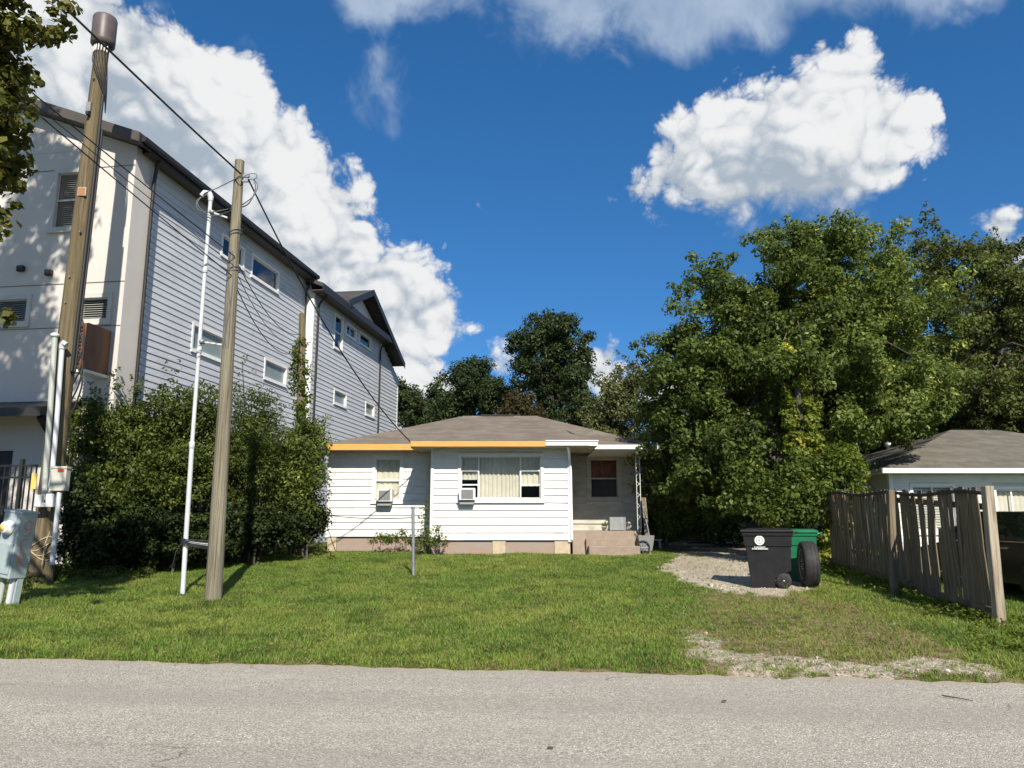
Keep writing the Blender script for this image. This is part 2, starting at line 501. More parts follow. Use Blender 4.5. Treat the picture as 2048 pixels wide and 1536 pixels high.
def wood_mat(name, a, b, c, along=0.5, across=14.0, rough=0.85, bump=0.6, knots=False):
    m, T, p, out = new_mat(name)
    co = T.n('ShaderNodeTexCoord').outputs['Object']
    rnd = T.n('ShaderNodeObjectInfo').outputs['Random']
    v = T.vec('ADD', T.vec('MULTIPLY', co, (across, across, along)), T.vec('SCALE', (13.1, 7.7, 3.3), scale=rnd))
    g = T.noise(v, 1.6, 6, 0.7, 0.6)
    col = T.mix(T.ramp(g, 0.34, 0.66), a, b)
    blot = T.noise(T.vec('MULTIPLY', co, (3, 3, 0.8)), 1.1, 4, 0.6)
    col = T.mix(T.ramp(blot, 0.45, 0.75), col, c)
    col = T.mix(T.math('MULTIPLY', rnd, 0.35), col, a)
    T.put(p.inputs['Base Color'], col)
    p.inputs['Roughness'].default_value = rough
    p.inputs['Specular IOR Level'].default_value = 0.25
    bp = T.n('ShaderNodeBump'); bp.inputs['Strength'].default_value = bump; bp.inputs['Distance'].default_value = 0.02
    T.link(g, bp.inputs['Height']); T.link(bp.outputs[0], p.inputs['Normal'])
    return m
M['weathered_shaded_paint'] = plain('weathered_shaded_paint', (0.46, 0.45, 0.38), (0.36, 0.35, 0.29), 3.5, 0.75, 0.15, dirt=(0.22, 0.20, 0.15), dirt_scale=1.8, dirt_lo=0.48, dirt_hi=0.8, stretch=(1, 1, 2.5))  # stained old paint, darkened further for the shade under the porch roof
M['pole_wood'] = wood_mat('pole_wood', (0.075, 0.056, 0.030), (0.245, 0.20, 0.128), (0.15, 0.13, 0.072), 0.35, 18)
M['pole_wood_grey'] = wood_mat('pole_wood_grey', (0.085, 0.073, 0.05), (0.30, 0.265, 0.195), (0.20, 0.19, 0.13), 0.35, 20)
M['picket'] = wood_mat('picket', (0.080, 0.060, 0.037), (0.245, 0.198, 0.132), (0.13, 0.107, 0.062), 0.35, 26)
M['post_wood'] = wood_mat('post_wood', (0.17, 0.14, 0.10), (0.42, 0.355, 0.27), (0.26, 0.20, 0.14), 0.6, 18)
M['bark'] = wood_mat('bark', (0.05, 0.042, 0.034), (0.12, 0.10, 0.08), (0.07, 0.07, 0.05), 2.0, 9, bump=1.0)
M['lumber'] = wood_mat('lumber', (0.10, 0.08, 0.06), (0.26, 0.21, 0.16), (0.16, 0.13, 0.10), 8, 8)

def shingle_mat(name, a, b, c):
    m, T, p, out = new_mat(name)
    co = T.n('ShaderNodeTexCoord').outputs['Object']
    cell = T.voro(T.vec('MULTIPLY', co, (3.2, 2.2, 7.0)), 1.0, 'F1', out='Color')
    sp = T.n('ShaderNodeSeparateXYZ'); T.link(cell, sp.inputs[0])
    col = T.mix(sp.outputs[0], a, b)
    blot = T.noise(T.vec('MULTIPLY', co, (0.8, 1.3, 1.3)), 1.3, 6, 0.65)
    col = T.mix(T.ramp(blot, 0.42, 0.72), col, c)
    gr = T.noise(co, 90, 2, 0.7)
    col = T.mix(T.math('MULTIPLY', gr, 0.45), col, (a[0] * .5, a[1] * .5, a[2] * .5))
    T.put(p.inputs['Base Color'], col)
    p.inputs['Roughness'].default_value = 0.95
    p.inputs['Specular IOR Level'].default_value = 0.15
    bp = T.n('ShaderNodeBump'); bp.inputs['Strength'].default_value = 0.5; bp.inputs['Distance'].default_value = 0.01
    T.link(T.noise(co, 45, 3, 0.7), bp.inputs['Height']); T.link(bp.outputs[0], p.inputs['Normal'])
    return m
M['shingle_brown'] = shingle_mat('shingle_brown', (0.195, 0.168, 0.140), (0.255, 0.222, 0.188), (0.175, 0.138, 0.108))
M['shingle_grey'] = shingle_mat('shingle_grey', (0.16, 0.145, 0.12), (0.215, 0.195, 0.165), (0.13, 0.12, 0.095))
M['shingle_dark'] = shingle_mat('shingle_dark', (0.06, 0.056, 0.056), (0.085, 0.08, 0.078), (0.05, 0.047, 0.046))

def asphalt_mat():
    m, T, p, out = new_mat('chip_seal')
    co = T.n('ShaderNodeNewGeometry').outputs['Position']
    st = T.n('ShaderNodeTexVoronoi', feature='F1'); T.link(co, st.inputs['Vector']); st.inputs['Scale'].default_value = 88.0
    sp = T.n('ShaderNodeSeparateXYZ'); T.link(st.outputs['Color'], sp.inputs[0])
    col = T.mix(sp.outputs[0], (0.235, 0.215, 0.18), (0.60, 0.55, 0.46))
    col = T.mix(T.ramp(sp.outputs[1], 0.93, 0.97), col, (0.80, 0.75, 0.66))
    col = T.mix(T.ramp(st.outputs['Distance'], 0.5, 0.9), col, (0.20, 0.18, 0.155))
    big = T.noise(T.vec('MULTIPLY', co, (0.45, 1.0, 1.0)), 0.8, 5, 0.6)
    col = T.mix(T.ramp(big, 0.35, 0.7, 0.0, 0.42), col, (0.34, 0.31, 0.265))
    pale = T.noise(T.vec('MULTIPLY', co, (0.3, 0.9, 1.0)), 1.7, 4, 0.6)
    col = T.mix(T.ramp(pale, 0.55, 0.8, 0.0, 0.4), col, (0.60, 0.56, 0.48))
    sp3 = T.n('ShaderNodeSeparateXYZ'); T.link(co, sp3.inputs[0])
    across = T.math('MULTIPLY_ADD', sp3.outputs[0], 0.13, sp3.outputs[1])            # distance across the road
    lane = T.math('ADD', across, T.math('MULTIPLY', T.noise(co, 0.5, 3, 0.6), 1.2))
    band = T.math('SINE', T.math('MULTIPLY', lane, 3.6))
    col = T.mix(T.ramp(band, -0.2, 0.9, 0.0, 0.30), col, (0.27, 0.245, 0.21))
    wv = T.vec('ADD', co, T.vec('SCALE', T.noise(co, 2.2, 4, 0.6, color=True), scale=0.55))
    ck = T.voro(wv, 0.42, 'DISTANCE_TO_EDGE')
    gate = T.ramp(T.noise(co, 0.7, 2, 0.5), 0.57, 0.66)
    col = T.mix(T.math('MULTIPLY', T.ramp(ck, 0.002, 0.007, 0.55, 0.0), gate), col, (0.085, 0.078, 0.07))
    blot = T.noise(T.vec('MULTIPLY', co, (0.6, 1.4, 1.0)), 1.25, 3, 0.6)
    col = T.mix(T.ramp(blot, 0.64, 0.74, 0.0, 0.38), col, (0.17, 0.155, 0.135))
    edgy = T.math('ADD', across, T.math('MULTIPLY', T.noise(co, 5.0, 4, 0.6), 0.30))
    col = T.mix(T.ramp(edgy, 8.25, 8.5, 0.0, 0.75), col, (0.42, 0.35, 0.255))
    spot = T.noise(co, 3.1, 2, 0.5)
    col = T.mix(T.ramp(spot, 0.70, 0.80, 0.0, 0.5), col, (0.12, 0.115, 0.11))
    T.put(p.inputs['Base Color'], col)
    p.inputs['Roughness'].default_value = 0.9
    p.inputs['Specular IOR Level'].default_value = 0.2
    bp = T.n('ShaderNodeBump'); bp.inputs['Strength'].default_value = 0.75; bp.inputs['Distance'].default_value = 0.008
    T.link(T.math('SUBTRACT', T.math('MULTIPLY', sp.outputs[2], 0.6), st.outputs['Distance']), bp.inputs['Height']); T.link(bp.outputs[0], p.inputs['Normal'])
    return m
M['road'] = asphalt_mat()

def ground_mat():
    m, T, p, out = new_mat('lawn_soil')
    co = T.n('ShaderNodeNewGeometry').outputs['Position']
    gv = T.n('ShaderNodeAttribute'); gv.attribute_name = 'gravel'
    dr = T.n('ShaderNodeAttribute'); dr.attribute_name = 'dry'
    n1 = T.noise(co, 9, 5, 0.65); n2 = T.noise(co, 1.1, 4, 0.6)
    col = T.mix(T.ramp(n1, 0.3, 0.7), (0.060, 0.076, 0.020), (0.105, 0.13, 0.034))
    col = T.mix(T.ramp(n2, 0.4, 0.7, 0.0, 0.5), col, (0.11, 0.12, 0.035))
    dirt = T.mix(T.ramp(n1, 0.35, 0.65), (0.17, 0.125, 0.07), (0.26, 0.20, 0.12))
    col = T.mix(T.ramp(T.math('ADD', dr.outputs['Fac'], T.math('MULTIPLY', T.math('SUBTRACT', n1, 0.5), 0.9)), 0.25, 0.75), col, dirt)
    st = T.n('ShaderNodeTexVoronoi'); T.link(co, st.inputs['Vector']); st.inputs['Scale'].default_value = 42
    sp = T.n('ShaderNodeSeparateXYZ'); T.link(st.outputs['Color'], sp.inputs[0])
    stones = T.mix(sp.outputs[0], (0.24, 0.195, 0.14), (0.50, 0.44, 0.35))
    col = T.mix(T.ramp(T.math('ADD', gv.outputs['Fac'], T.math('MULTIPLY', T.math('SUBTRACT', T.noise(co, 6, 5, 0.7), 0.5), 1.0)), 0.35, 0.62), col, stones)
    T.put(p.inputs['Base Color'], col)
    p.inputs['Roughness'].default_value = 0.95
    p.inputs['Specular IOR Level'].default_value = 0.1
    bp = T.n('ShaderNodeBump'); bp.inputs['Strength'].default_value = 0.8; bp.inputs['Distance'].default_value = 0.03
    T.link(T.noise(co, 30, 4, 0.7), bp.inputs['Height']); T.link(bp.outputs[0], p.inputs['Normal'])
    return m
M['ground'] = ground_mat()

def grass_mat():
    m, T, p, out = new_mat('grass_blade')
    co = T.n('ShaderNodeNewGeometry').outputs['Position']
    rnd = T.n('ShaderNodeObjectInfo').outputs['Random']
    at_ = T.n('ShaderNodeAttribute'); at_.attribute_name = 'tint'
    col = T.mix(rnd, (0.095, 0.185, 0.023), (0.195, 0.305, 0.048))
    col = T.mix(T.ramp(T.noise(co, 0.55, 4, 0.62), 0.40, 0.64, 0.0, 0.9), col, (0.26, 0.325, 0.06))
    col = T.mix(T.ramp(T.noise(co, 1.7, 4, 0.62), 0.47, 0.66, 0.0, 0.8), col, (0.060, 0.120, 0.016))
    col = T.mix(T.ramp(at_.outputs['Fac'], 0.80, 0.95), col, (0.30, 0.25, 0.10))
    T.put(p.inputs['Base Color'], col)
    p.inputs['Roughness'].default_value = 0.55
    p.inputs['Specular IOR Level'].default_value = 0.25
    tl, mx = T.n('ShaderNodeBsdfTranslucent'), T.n('ShaderNodeMixShader')
    T.put(tl.inputs[0], col); mx.inputs[0].default_value = 0.3
    T.link(p.outputs[0], mx.inputs[1]); T.link(tl.outputs[0], mx.inputs[2]); T.link(mx.outputs[0], out.inputs[0])
    return m
M['grass'] = grass_mat()
M['dry_grass'] = leaf_mat('dry_grass', (0.16, 0.13, 0.05), (0.36, 0.29, 0.14), trans=0.2)
M['stone'] = plain('stone', (0.28, 0.24, 0.18), (0.52, 0.47, 0.39), 0.9, 0.9, obj=False)

# ------------------------------------------------------------------ ground and road
def edge_y(x):
    return 8.36 - 0.13 * x
def smooth(t):
    t = np.clip(t, 0, 1); return t * t * (3 - 2 * t)
def ground_z(x, y):
    """height of the lawn: a gentle rise from the road to the houses"""
    x = np.asarray(x, float); y = np.asarray(y, float)
    s = (y - edge_y(x)) * 0.991
    z = np.where(s < 0, -0.03, -0.03 + 0.03 * smooth(s / 0.2))
    z = z + 0.012 * smooth(s / 0.3) + 0.055 * np.clip(s, 0, 11.0) + 0.055 * 3.0 * (1 - np.exp(-np.clip(s - 11.0, 0, None) / 3.0))
    z = z + np.where(s > 0, (0.012 * np.sin(1.7 * x + 0.4) * np.sin(1.3 * y) + 0.008 * np.sin(3.9 * x - 1.2 * y)) * smooth(s / 1.0), 0)
    return z
def gz(x, y):
    return float(ground_z(x, y))
def on_ground(px, py):
    d = ray(px, py)
    lo, hi = 3.0, 60.0
    f = lambda Y: EYE + d.z * Y / d.y - gz(d.x * Y / d.y, Y)
    for _ in range(60):
        m = (lo + hi) / 2
        if f(m) > 0: lo = m
        else: hi = m
    return Vector((d.x * lo / d.y, lo, gz(d.x * lo / d.y, lo)))

def poly_px(pts):
    return np.array([tuple(on_ground(*p))[:2] for p in pts])
GRAVEL_UP = poly_px([(1322, 1143), (1345, 1112), (1325, 1090), (1420, 1082), (1540, 1090), (1620, 1120), (1640, 1180), (1560, 1191), (1470, 1189), (1395, 1172)])
GRAVEL_LOW = poly_px([(1380, 1266), (1425, 1285), (1480, 1305), (1580, 1322), (1700, 1330), (1800, 1325), (1850, 1318), (1960, 1322), (1985, 1352), (1700, 1352), (1520, 1345), (1430, 1322)])
DRY = poly_px([(1400, 1185), (1600, 1188), (1720, 1210), (1850, 1270), (1960, 1305), (1990, 1360), (1420, 1352), (1375, 1300), (1380, 1240)])
BARE = poly_px([(1140, 1106), (1330, 1100), (1325, 1088), (1145, 1094)])

def poly_dist(P, X, Y):
    """signed distance, negative inside"""
    d = np.full(X.shape, 1e9); inside = np.zeros(X.shape, bool)
    n = len(P)
    for i in range(n):
        a, b = P[i], P[(i + 1) % n]
        ex, ey = b - a
        wx, wy = X - a[0], Y - a[1]
        t = np.clip((wx * ex + wy * ey) / (ex * ex + ey * ey + 1e-9), 0, 1)
        d = np.minimum(d, np.hypot(wx - ex * t, wy - ey * t))
        c = ((a[1] > Y) != (b[1] > Y)) & (X < (b[0] - a[0]) * (Y - a[1]) / (b[1] - a[1] + 1e-12) + a[0])
        inside ^= c
    return np.where(inside, -d, d)

def wob(X, Y):
    return 0.10 * np.sin(5.1 * X + 1.3 * np.sin(3 * Y)) + 0.08 * np.sin(7.7 * Y + 2.1 * X) + 0.05 * np.sin(17 * X - 11 * Y)
def gravel_at(X, Y):
    a = 1 - smooth((poly_dist(GRAVEL_UP, X, Y) + wob(X, Y) + 0.15) / 0.35)
    b = 0.62 * (1 - smooth((poly_dist(GRAVEL_LOW, X, Y) + wob(X, Y) * 1.2 + 0.05) / 0.35))
    return np.maximum(a, b)
def dry_at(X, Y):
    a = 0.72 * (1 - smooth((poly_dist(DRY, X, Y) + wob(X, Y) + 0.3) / 0.7))
    b = 0.8 * (1 - smooth((poly_dist(BARE, X, Y) + 0.1) / 0.3))
    s = Y - edge_y(X)
    c = 0.55 * (1 - smooth((s + wob(X * 1.3, Y) * 0.8) / 0.35)) * smooth((X + 6) / 4)
    e = 0.30 * smooth((np.sin(0.9 * X + 1) * np.sin(1.1 * Y + .5) - 0.55) / 0.4)
    return np.maximum(np.maximum(a, b), np.maximum(c, e * 0.8))

def build_ground():
    xs = np.concatenate([np.linspace(-900, -60, 8), np.linspace(-55, -16, 16), np.arange(-15, 13.01, 0.12), np.linspace(14, 55, 16), np.linspace(60, 900, 8)])
    ys = np.concatenate([np.linspace(-300, -20, 8), np.linspace(-15, 6, 22), np.arange(6.2, 25.0, 0.10), np.linspace(26, 60, 20), np.linspace(70, 1500, 10)])
    X, Y = np.meshgrid(xs, ys)
    # put one row of vertices on the road edge
    Z = ground_z(X, Y)
    nx, ny = len(xs), len(ys)
    co = np.stack([X.ravel(), Y.ravel(), Z.ravel()], 1).astype(np.float32)
    i = np.arange(nx * ny).reshape(ny, nx)
    q = np.stack([i[:-1, :-1], i[:-1, 1:], i[1:, 1:], i[1:, :-1]], -1).reshape(-1, 4)
    me = np_mesh('ground', co, q)
    for nm, fn in (('gravel', gravel_at), ('dry', dry_at)):
        a = me.attributes.new(nm, 'FLOAT', 'POINT')
        a.data.foreach_set('value', fn(X.ravel(), Y.ravel()).astype(np.float32))
    me.polygons.foreach_set('use_smooth', [True] * len(q))
    o = link_mesh('ground', me, M['ground'])
    return tag(o, 'grassy ground rising gently from the road to the houses', kind='structure')

def np_mesh(name, co, quads=None, tris=None):
    me = bpy.data.meshes.new(name)
    me.vertices.add(len(co)); me.vertices.foreach_set('co', np.ascontiguousarray(co, np.float32).ravel())
    k, F = (4, quads) if quads is not None else (3, tris)
    me.loops.add(F.size); me.loops.foreach_set('vertex_index', np.ascontiguousarray(F, np.int32).ravel())
    me.polygons.add(len(F)); me.polygons.foreach_set('loop_start', np.arange(0, F.size, k, dtype=np.int32))
    me.update(calc_edges=True)
    return me

def build_road():
    xs = np.concatenate([np.linspace(-160, -14, 20), np.arange(-13, 12.01, 0.07), np.linspace(13, 160, 20)])
    rag = 0.035 * np.sin(2.3 * xs) + 0.028 * np.sin(6.1 * xs + 1) + 0.022 * np.sin(13.7 * xs) + 0.014 * np.sin(37 * xs + 2)
    rag = rag + np.where(xs > 1.5, 0.05 * np.sin(4.2 * xs) + 0.03 * np.sin(23 * xs), 0)
    rows = [-8.2, -7.0, -4, -2, -1, -0.4, 0.0]
    co = []
    for r_, row in enumerate(rows):
        e = edge_y(xs)
        y = e + row + (rag if r_ >= 6 else 0)
        z = np.full_like(xs, 0.004 + 0.03 * (1 - ((row + 4) / 4.2) ** 2) * 0.6 + 0.0)
        if r_ == 7: z = np.full_like(xs, -0.05)
        co.append(np.stack([xs, y, z], 1))
    co = np.concatenate(co); nx = len(xs)
    i = np.arange(nx * len(rows)).reshape(len(rows), nx)
    q = np.stack([i[:-1, :-1], i[:-1, 1:], i[1:, 1:], i[1:, :-1]], -1).reshape(-1, 4)
    o = link_mesh('road', np_mesh('road', co, q), M['road'])
    return tag(o, 'pale worn chip-seal road running along the lawn', kind='structure')
build_ground()
build_road()

# ------------------------------------------------------------------ scattering (uncountable things only)
def proto_collection(name, meshes, mat):
    c = bpy.data.collections.new(name)
    for k, me in enumerate(meshes):
        me.materials.append(mat)
        c.objects.link(bpy.data.objects.new('%s_piece' % name, me))
    return c

def scatter(name, pts, rot, scl, coll, label):
    me = bpy.data.meshes.new(name)
    me.vertices.add(len(pts)); me.vertices.foreach_set('co', np.ascontiguousarray(pts, np.float32).ravel())
    a = me.attributes.new('turn', 'FLOAT_VECTOR', 'POINT'); a.data.foreach_set('vector', np.ascontiguousarray(rot, np.float32).ravel())
    a = me.attributes.new('size', 'FLOAT_VECTOR', 'POINT'); a.data.foreach_set('vector', np.ascontiguousarray(scl, np.float32).ravel())
    me.update()
    o = bpy.data.objects.new(name, me); COL.objects.link(o)
    tag(o, label, kind='stuff')
    g = bpy.data.node_groups.new(name + '_scatter', 'GeometryNodeTree')
    g.interface.new_socket('Geometry', in_out='INPUT', socket_type='NodeSocketGeometry')
    g.interface.new_socket('Geometry', in_out='OUTPUT', socket_type='NodeSocketGeometry')
    N, L = g.nodes, g.links
    gi, go = N.new('NodeGroupInput'), N.new('NodeGroupOutput')
    ip, ci = N.new('GeometryNodeInstanceOnPoints'), N.new('GeometryNodeCollectionInfo')
    ci.inputs['Collection'].default_value = coll; ci.inputs['Separate Children'].default_value = True; ci.inputs['Reset Children'].default_value = True
    ip.inputs['Pick Instance'].default_value = True
    at1, at2 = N.new('GeometryNodeInputNamedAttribute'), N.new('GeometryNodeInputNamedAttribute')
    at1.data_type = at2.data_type = 'FLOAT_VECTOR'
    at1.inputs['Name'].default_value = 'turn'; at2.inputs['Name'].default_value = 'size'
    e2r = N.new('FunctionNodeEulerToRotation')
    L.new(gi.outputs[0], ip.inputs['Points']); L.new(ci.outputs[0], ip.inputs['Instance'])
    L.new(at1.outputs['Attribute'], e2r.inputs[0]); L.new(e2r.outputs[0], ip.inputs['Rotation']); L.new(at2.outputs['Attribute'], ip.inputs['Scale'])
    L.new(ip.outputs[0], go.inputs[0])
    md = o.modifiers.new('scatter', 'NODES'); md.node_group = g
    return o

def tuft_mesh(n, h, spread, width, seed, bend=0.5):
    r = np.random.default_rng(seed)
    vs, fs, tint = [], [], []
    for k in range(n):
        a = r.uniform(0, 2 * math.pi); b = np.array([math.cos(a), math.sin(a)])
        o = r.normal(0, spread, 2)
        hh = h * r.uniform(0.55, 1.15); out = bend * hh * r.uniform(0.2, 1.3); w = width * r.uniform(0.7, 1.2)
        sd = np.array([-b[1], b[0]])
        i = len(vs)
        for t, ww in ((0, 0.8), (0.5, 1.0), (1.0, 0.12)):
            c = o + b * out * t ** 1.7
            z = hh * (t - 0.18 * t * t)
            vs += [(*(c - sd * w * ww / 2), z), (*(c + sd * w * ww / 2), z)]
        fs += [(i, i + 1, i + 3, i + 2), (i + 2, i + 3, i + 5, i + 4)]
        tint += [r.uniform(0, 1)] * 6
    me = bpy.data.meshes.new('tuft'); me.from_pydata(vs, [], fs); me.update()
    a = me.attributes.new('tint', 'FLOAT', 'POINT'); a.data.foreach_set('value', np.array(tint, np.float32))
    return me

def stone_mesh(seed):
    bm = bmesh.new(); bmesh.ops.create_icosphere(bm, subdivisions=1, radius=1.0)
    r = random.Random(seed)
    for v in bm.verts:
        v.co *= r.uniform(0.7, 1.15); v.co.z *= 0.6
    me = bpy.data.meshes.new('stone'); bm.to_mesh(me); bm.free()
    return me

SHADE_KEEP = []           # (x0, x1, y0, y1) footprints no grass grows in
def build_grass():
    n = 330000
    x = NR.uniform(-15.5, 12.5, n); y = NR.uniform(6.6, 24.0, n)
    s = y - edge_y(x)
    keep = s > (0.03 + 0.03 * np.sin(9 * x) + np.abs(NR.normal(0, 0.03, n)))
    g, d = gravel_at(x, y), dry_at(x, y)
    keep &= NR.uniform(0, 1, n) > np.clip(g * 1.12, 0, 0.985)
    keep &= NR.uniform(0, 1, n) > d * 0.80
    keep &= NR.uniform(0, 1, n) < np.clip(1.25 - 0.035 * s, 0.55, 1)
    for (x0, x1, y0, y1) in SHADE_KEEP:
        keep &= ~((x > x0) & (x < x1) & (y > y0) & (y < y1))
    x, y, d, s = x[keep], y[keep], d[keep], s[keep]
    m = len(x)
    pts = np.stack([x, y, ground_z(x, y) - 0.004], 1)
    patch = 0.5 + 0.5 * np.sin(1.9 * x + np.sin(1.1 * y)) * np.sin(2.3 * y + 0.7 * np.sin(1.3 * x))
    h = (0.62 + 0.42 * patch + NR.normal(0, 0.14, m)) * (1 - 0.5 * np.clip(d, 0, 1))
    h = h * np.where(NR.uniform(0, 1, m) < 0.03, 1.55, 1.0)
    h = np.clip(h, 0.3, 1.9)
    rot = np.stack([NR.normal(0, 0.16, m), NR.normal(0, 0.16, m), NR.uniform(0, 6.28, m)], 1)
    scl = np.stack([np.ones(m) * 1.05, np.ones(m) * 1.05, h], 1)
    coll = proto_collection('grass_tuft', [tuft_mesh(9, 0.078, 0.022, 0.0068, k, 0.75) for k in range(6)], M['grass'])
    scatter('lawn_grass', pts, rot, scl, coll, 'short green lawn grass covering the front yard')
    # dead straw in the worn strip
    n = 34000
    x = NR.uniform(-3, 9, n); y = NR.uniform(7.0, 19.5, n)
    d = np.maximum(dry_at(x, y), 0.06); keep = (NR.uniform(0, 1, n) < d) & (y - edge_y(x) > 0.06) & (gravel_at(x, y) < 0.5)
    x, y = x[keep], y[keep]; m = len(x)
    rot = np.stack([NR.normal(0, 0.5, m), NR.normal(0, 0.5, m), NR.uniform(0, 6.28, m)], 1)
    scl = np.repeat(NR.uniform(0.5, 1.1, m)[:, None], 3, 1)
    coll = proto_collection('straw_tuft', [tuft_mesh(6, 0.07, 0.03, 0.005, 40 + k, 1.3) for k in range(4)], M['dry_grass'])
    scatter('dry_grass', np.stack([x, y, ground_z(x, y)], 1), rot, scl, coll, 'dead straw-coloured grass in the worn driveway strip')
    # fallen leaves on the lawn and along the kerbless edge
    n = 420
    x = NR.uniform(-9, 8.5, n); y = edge_y(x) + np.abs(NR.normal(0, 4.0, n)) - 0.35
    keep = (y < 20) & (x > -0.62 * y) & (x < 0.62 * y); x, y = x[keep], y[keep]; m = len(x)
    z = np.where(y < edge_y(x), 0.030, ground_z(x, y) + 0.045)
    me = bpy.data.meshes.new('leaf'); me.from_pydata([(-.5, 0, 0), (0, -.28, .08), (.5, 0, .02), (0, .28, .1)], [], [(0, 1, 2, 3)])
    a = me.attributes.new('tint', 'FLOAT', 'POINT'); a.data.foreach_set('value', np.array([.2, .5, .3, .6], np.float32))
    rot = np.stack([NR.normal(0, .25, m), NR.normal(0, .25, m), NR.uniform(0, 6.28, m)], 1)
    coll = proto_collection('dead_leaf', [me], M['dry_grass'])
    scatter('fallen_leaves', np.stack([x, y, z], 1), rot, np.repeat(NR.uniform(.03, .065, m)[:, None], 3, 1), coll, 'brown fallen leaves scattered over the lawn and road edge')
    # loose gravel
    n = 90000
    x = NR.uniform(1.5, 8.5, n); y = NR.uniform(6.9, 21.5, n)
    gfac = gravel_at(x, y)
    keep = (NR.uniform(0, 1, n) < gfac ** 2 * 0.6) & (y - edge_y(x) > 0.0)
    x, y = x[keep], y[keep]; m = len(x)
    sz = np.exp(NR.normal(math.log(0.0075), 0.42, m))
    rot = NR.uniform(0, 6.28, (m, 3)) * np.array([0.15, 0.15, 1])
    coll = proto_collection('gravel_stone', [stone_mesh(k) for k in range(5)], M['stone'])
    scatter('gravel', np.stack([x, y, ground_z(x, y) + sz * 0.3], 1), rot, np.repeat(sz[:, None], 3, 1), coll, 'pale loose gravel of the worn driveway')

# ------------------------------------------------------------------ plants
def leaf_cards(cent, nor, length, width, r, droop=0.25):
    """diamond leaves with a fold; returns vertices and quads"""
    n = len(cent)
    nor = nor / (np.linalg.norm(nor, axis=1, keepdims=True) + 1e-9)
    t = r.normal(size=(n, 3)); t -= nor * np.sum(t * nor, 1, keepdims=True); t[:, 2] -= droop
    t -= nor * np.sum(t * nor, 1, keepdims=True)
    t /= (np.linalg.norm(t, axis=1, keepdims=True) + 1e-9)
    b = np.cross(nor, t)
    L = (length * r.uniform(0.6, 1.25, n))[:, None]; W = L * width
    v = np.empty((n, 4, 3))
    v[:, 0] = cent - t * L * 0.5
    v[:, 1] = cent + b * W * 0.5 + nor * L * 0.06 - t * L * 0.06
    v[:, 2] = cent + t * L * 0.5 - nor * L * 0.08
    v[:, 3] = cent - b * W * 0.5 + nor * L * 0.06 - t * L * 0.06
    q = np.arange(n * 4).reshape(n, 4)
    return v.reshape(-1, 3), q

def foliage(name, clumps, per, length, mat, parent, seed, width=0.55, up=0.45, loose=0.75, tint_bias=0.0, flat=0.75, kind='stuff', east=0.0):
    """clumps: array (n,4) of centre and radius; per: leaves per clump of radius 1 unit volume scaled below"""
    r = np.random.default_rng(seed)
    clumps = np.asarray(clumps, float)
    med = np.median(clumps[:, 3])
    cnt = np.maximum(4, (per * (clumps[:, 3] / med) ** 2 * r.uniform(0.6, 1.3, len(clumps)))).astype(int)
    idx = np.repeat(np.arange(len(clumps)), cnt)
    n = len(idx)
    d = r.normal(size=(n, 3)); d /= np.linalg.norm(d, axis=1, keepdims=True)
    rad = r.uniform(0, 1, n) ** 0.45
    off = d * rad[:, None] * clumps[idx, 3][:, None]; off[:, 2] *= flat
    c = clumps[idx, :3] + off
    nor = d * 0.75 + np.array([0, 0, up]) + r.normal(size=(n, 3)) * loose * 0.6
    v, q = leaf_cards(c, nor, length, width, r)
    base = parent is not None and world_loc(parent) or Vector((0, 0, 0))
    me = np_mesh(name, v - np.array(base), quads=q)
    ct = r.uniform(0.0, 0.62, len(clumps))[idx] + r.uniform(-0.16, 0.38, n) + tint_bias + east * (c[:, 0] - c[:, 0].mean())
    a = me.attributes.new('tint', 'FLOAT', 'POINT'); a.data.foreach_set('value', np.repeat(np.clip(ct, 0, 1), 4).astype(np.float32))
    me.materials.append(mat)
    o = bpy.data.objects.new(name, me); COL.objects.link(o)
    if parent is not None: o.parent = parent
    if kind: o['kind'] = kind
    return o

def crown_clumps(lobes, n, rmin, rmax, seed, shell=0.45, zmin=None, boughs=0, spread=0.5):
    """clump centres spread through a set of ellipsoid lobes (cx,cy,cz,rx,ry,rz), mostly near the outside"""
    r = np.random.default_rng(seed)
    lobes = np.asarray(lobes, float)
    vol = (lobes[:, 3] * lobes[:, 4] * lobes[:, 5]) ** 0.75
    k = r.choice(len(lobes), n, p=vol / vol.sum())
    d = r.normal(size=(n, 3)); d /= np.linalg.norm(d, axis=1, keepdims=True)
    rad = r.uniform(0, 1, n) ** shell
    rad *= 1 + 0.10 * np.sin(5 * d[:, 0] + 3 * d[:, 2] + k) + r.normal(0, 0.05, n)
    c = lobes[k, :3] + d * rad[:, None] * lobes[k, 3:6]
    if boughs:
        b = r.integers(0, boughs, n); keep = r.uniform(0, 1, n) < 0.42; plain_c = c.copy()
        off = r.normal(size=(n, 3)) * spread * r.uniform(0.6, 1.4, boughs)[b][:, None]; off[:, 2] *= 0.6
        c = np.where(keep[:, None], plain_c, c[b] + off)
    rr = r.uniform(rmin, rmax, n)
    if zmin is not None:
        c[:, 2] = np.maximum(c[:, 2], zmin + r.uniform(0, 0.5, n))
    return np.concatenate([c, rr[:, None]], 1)

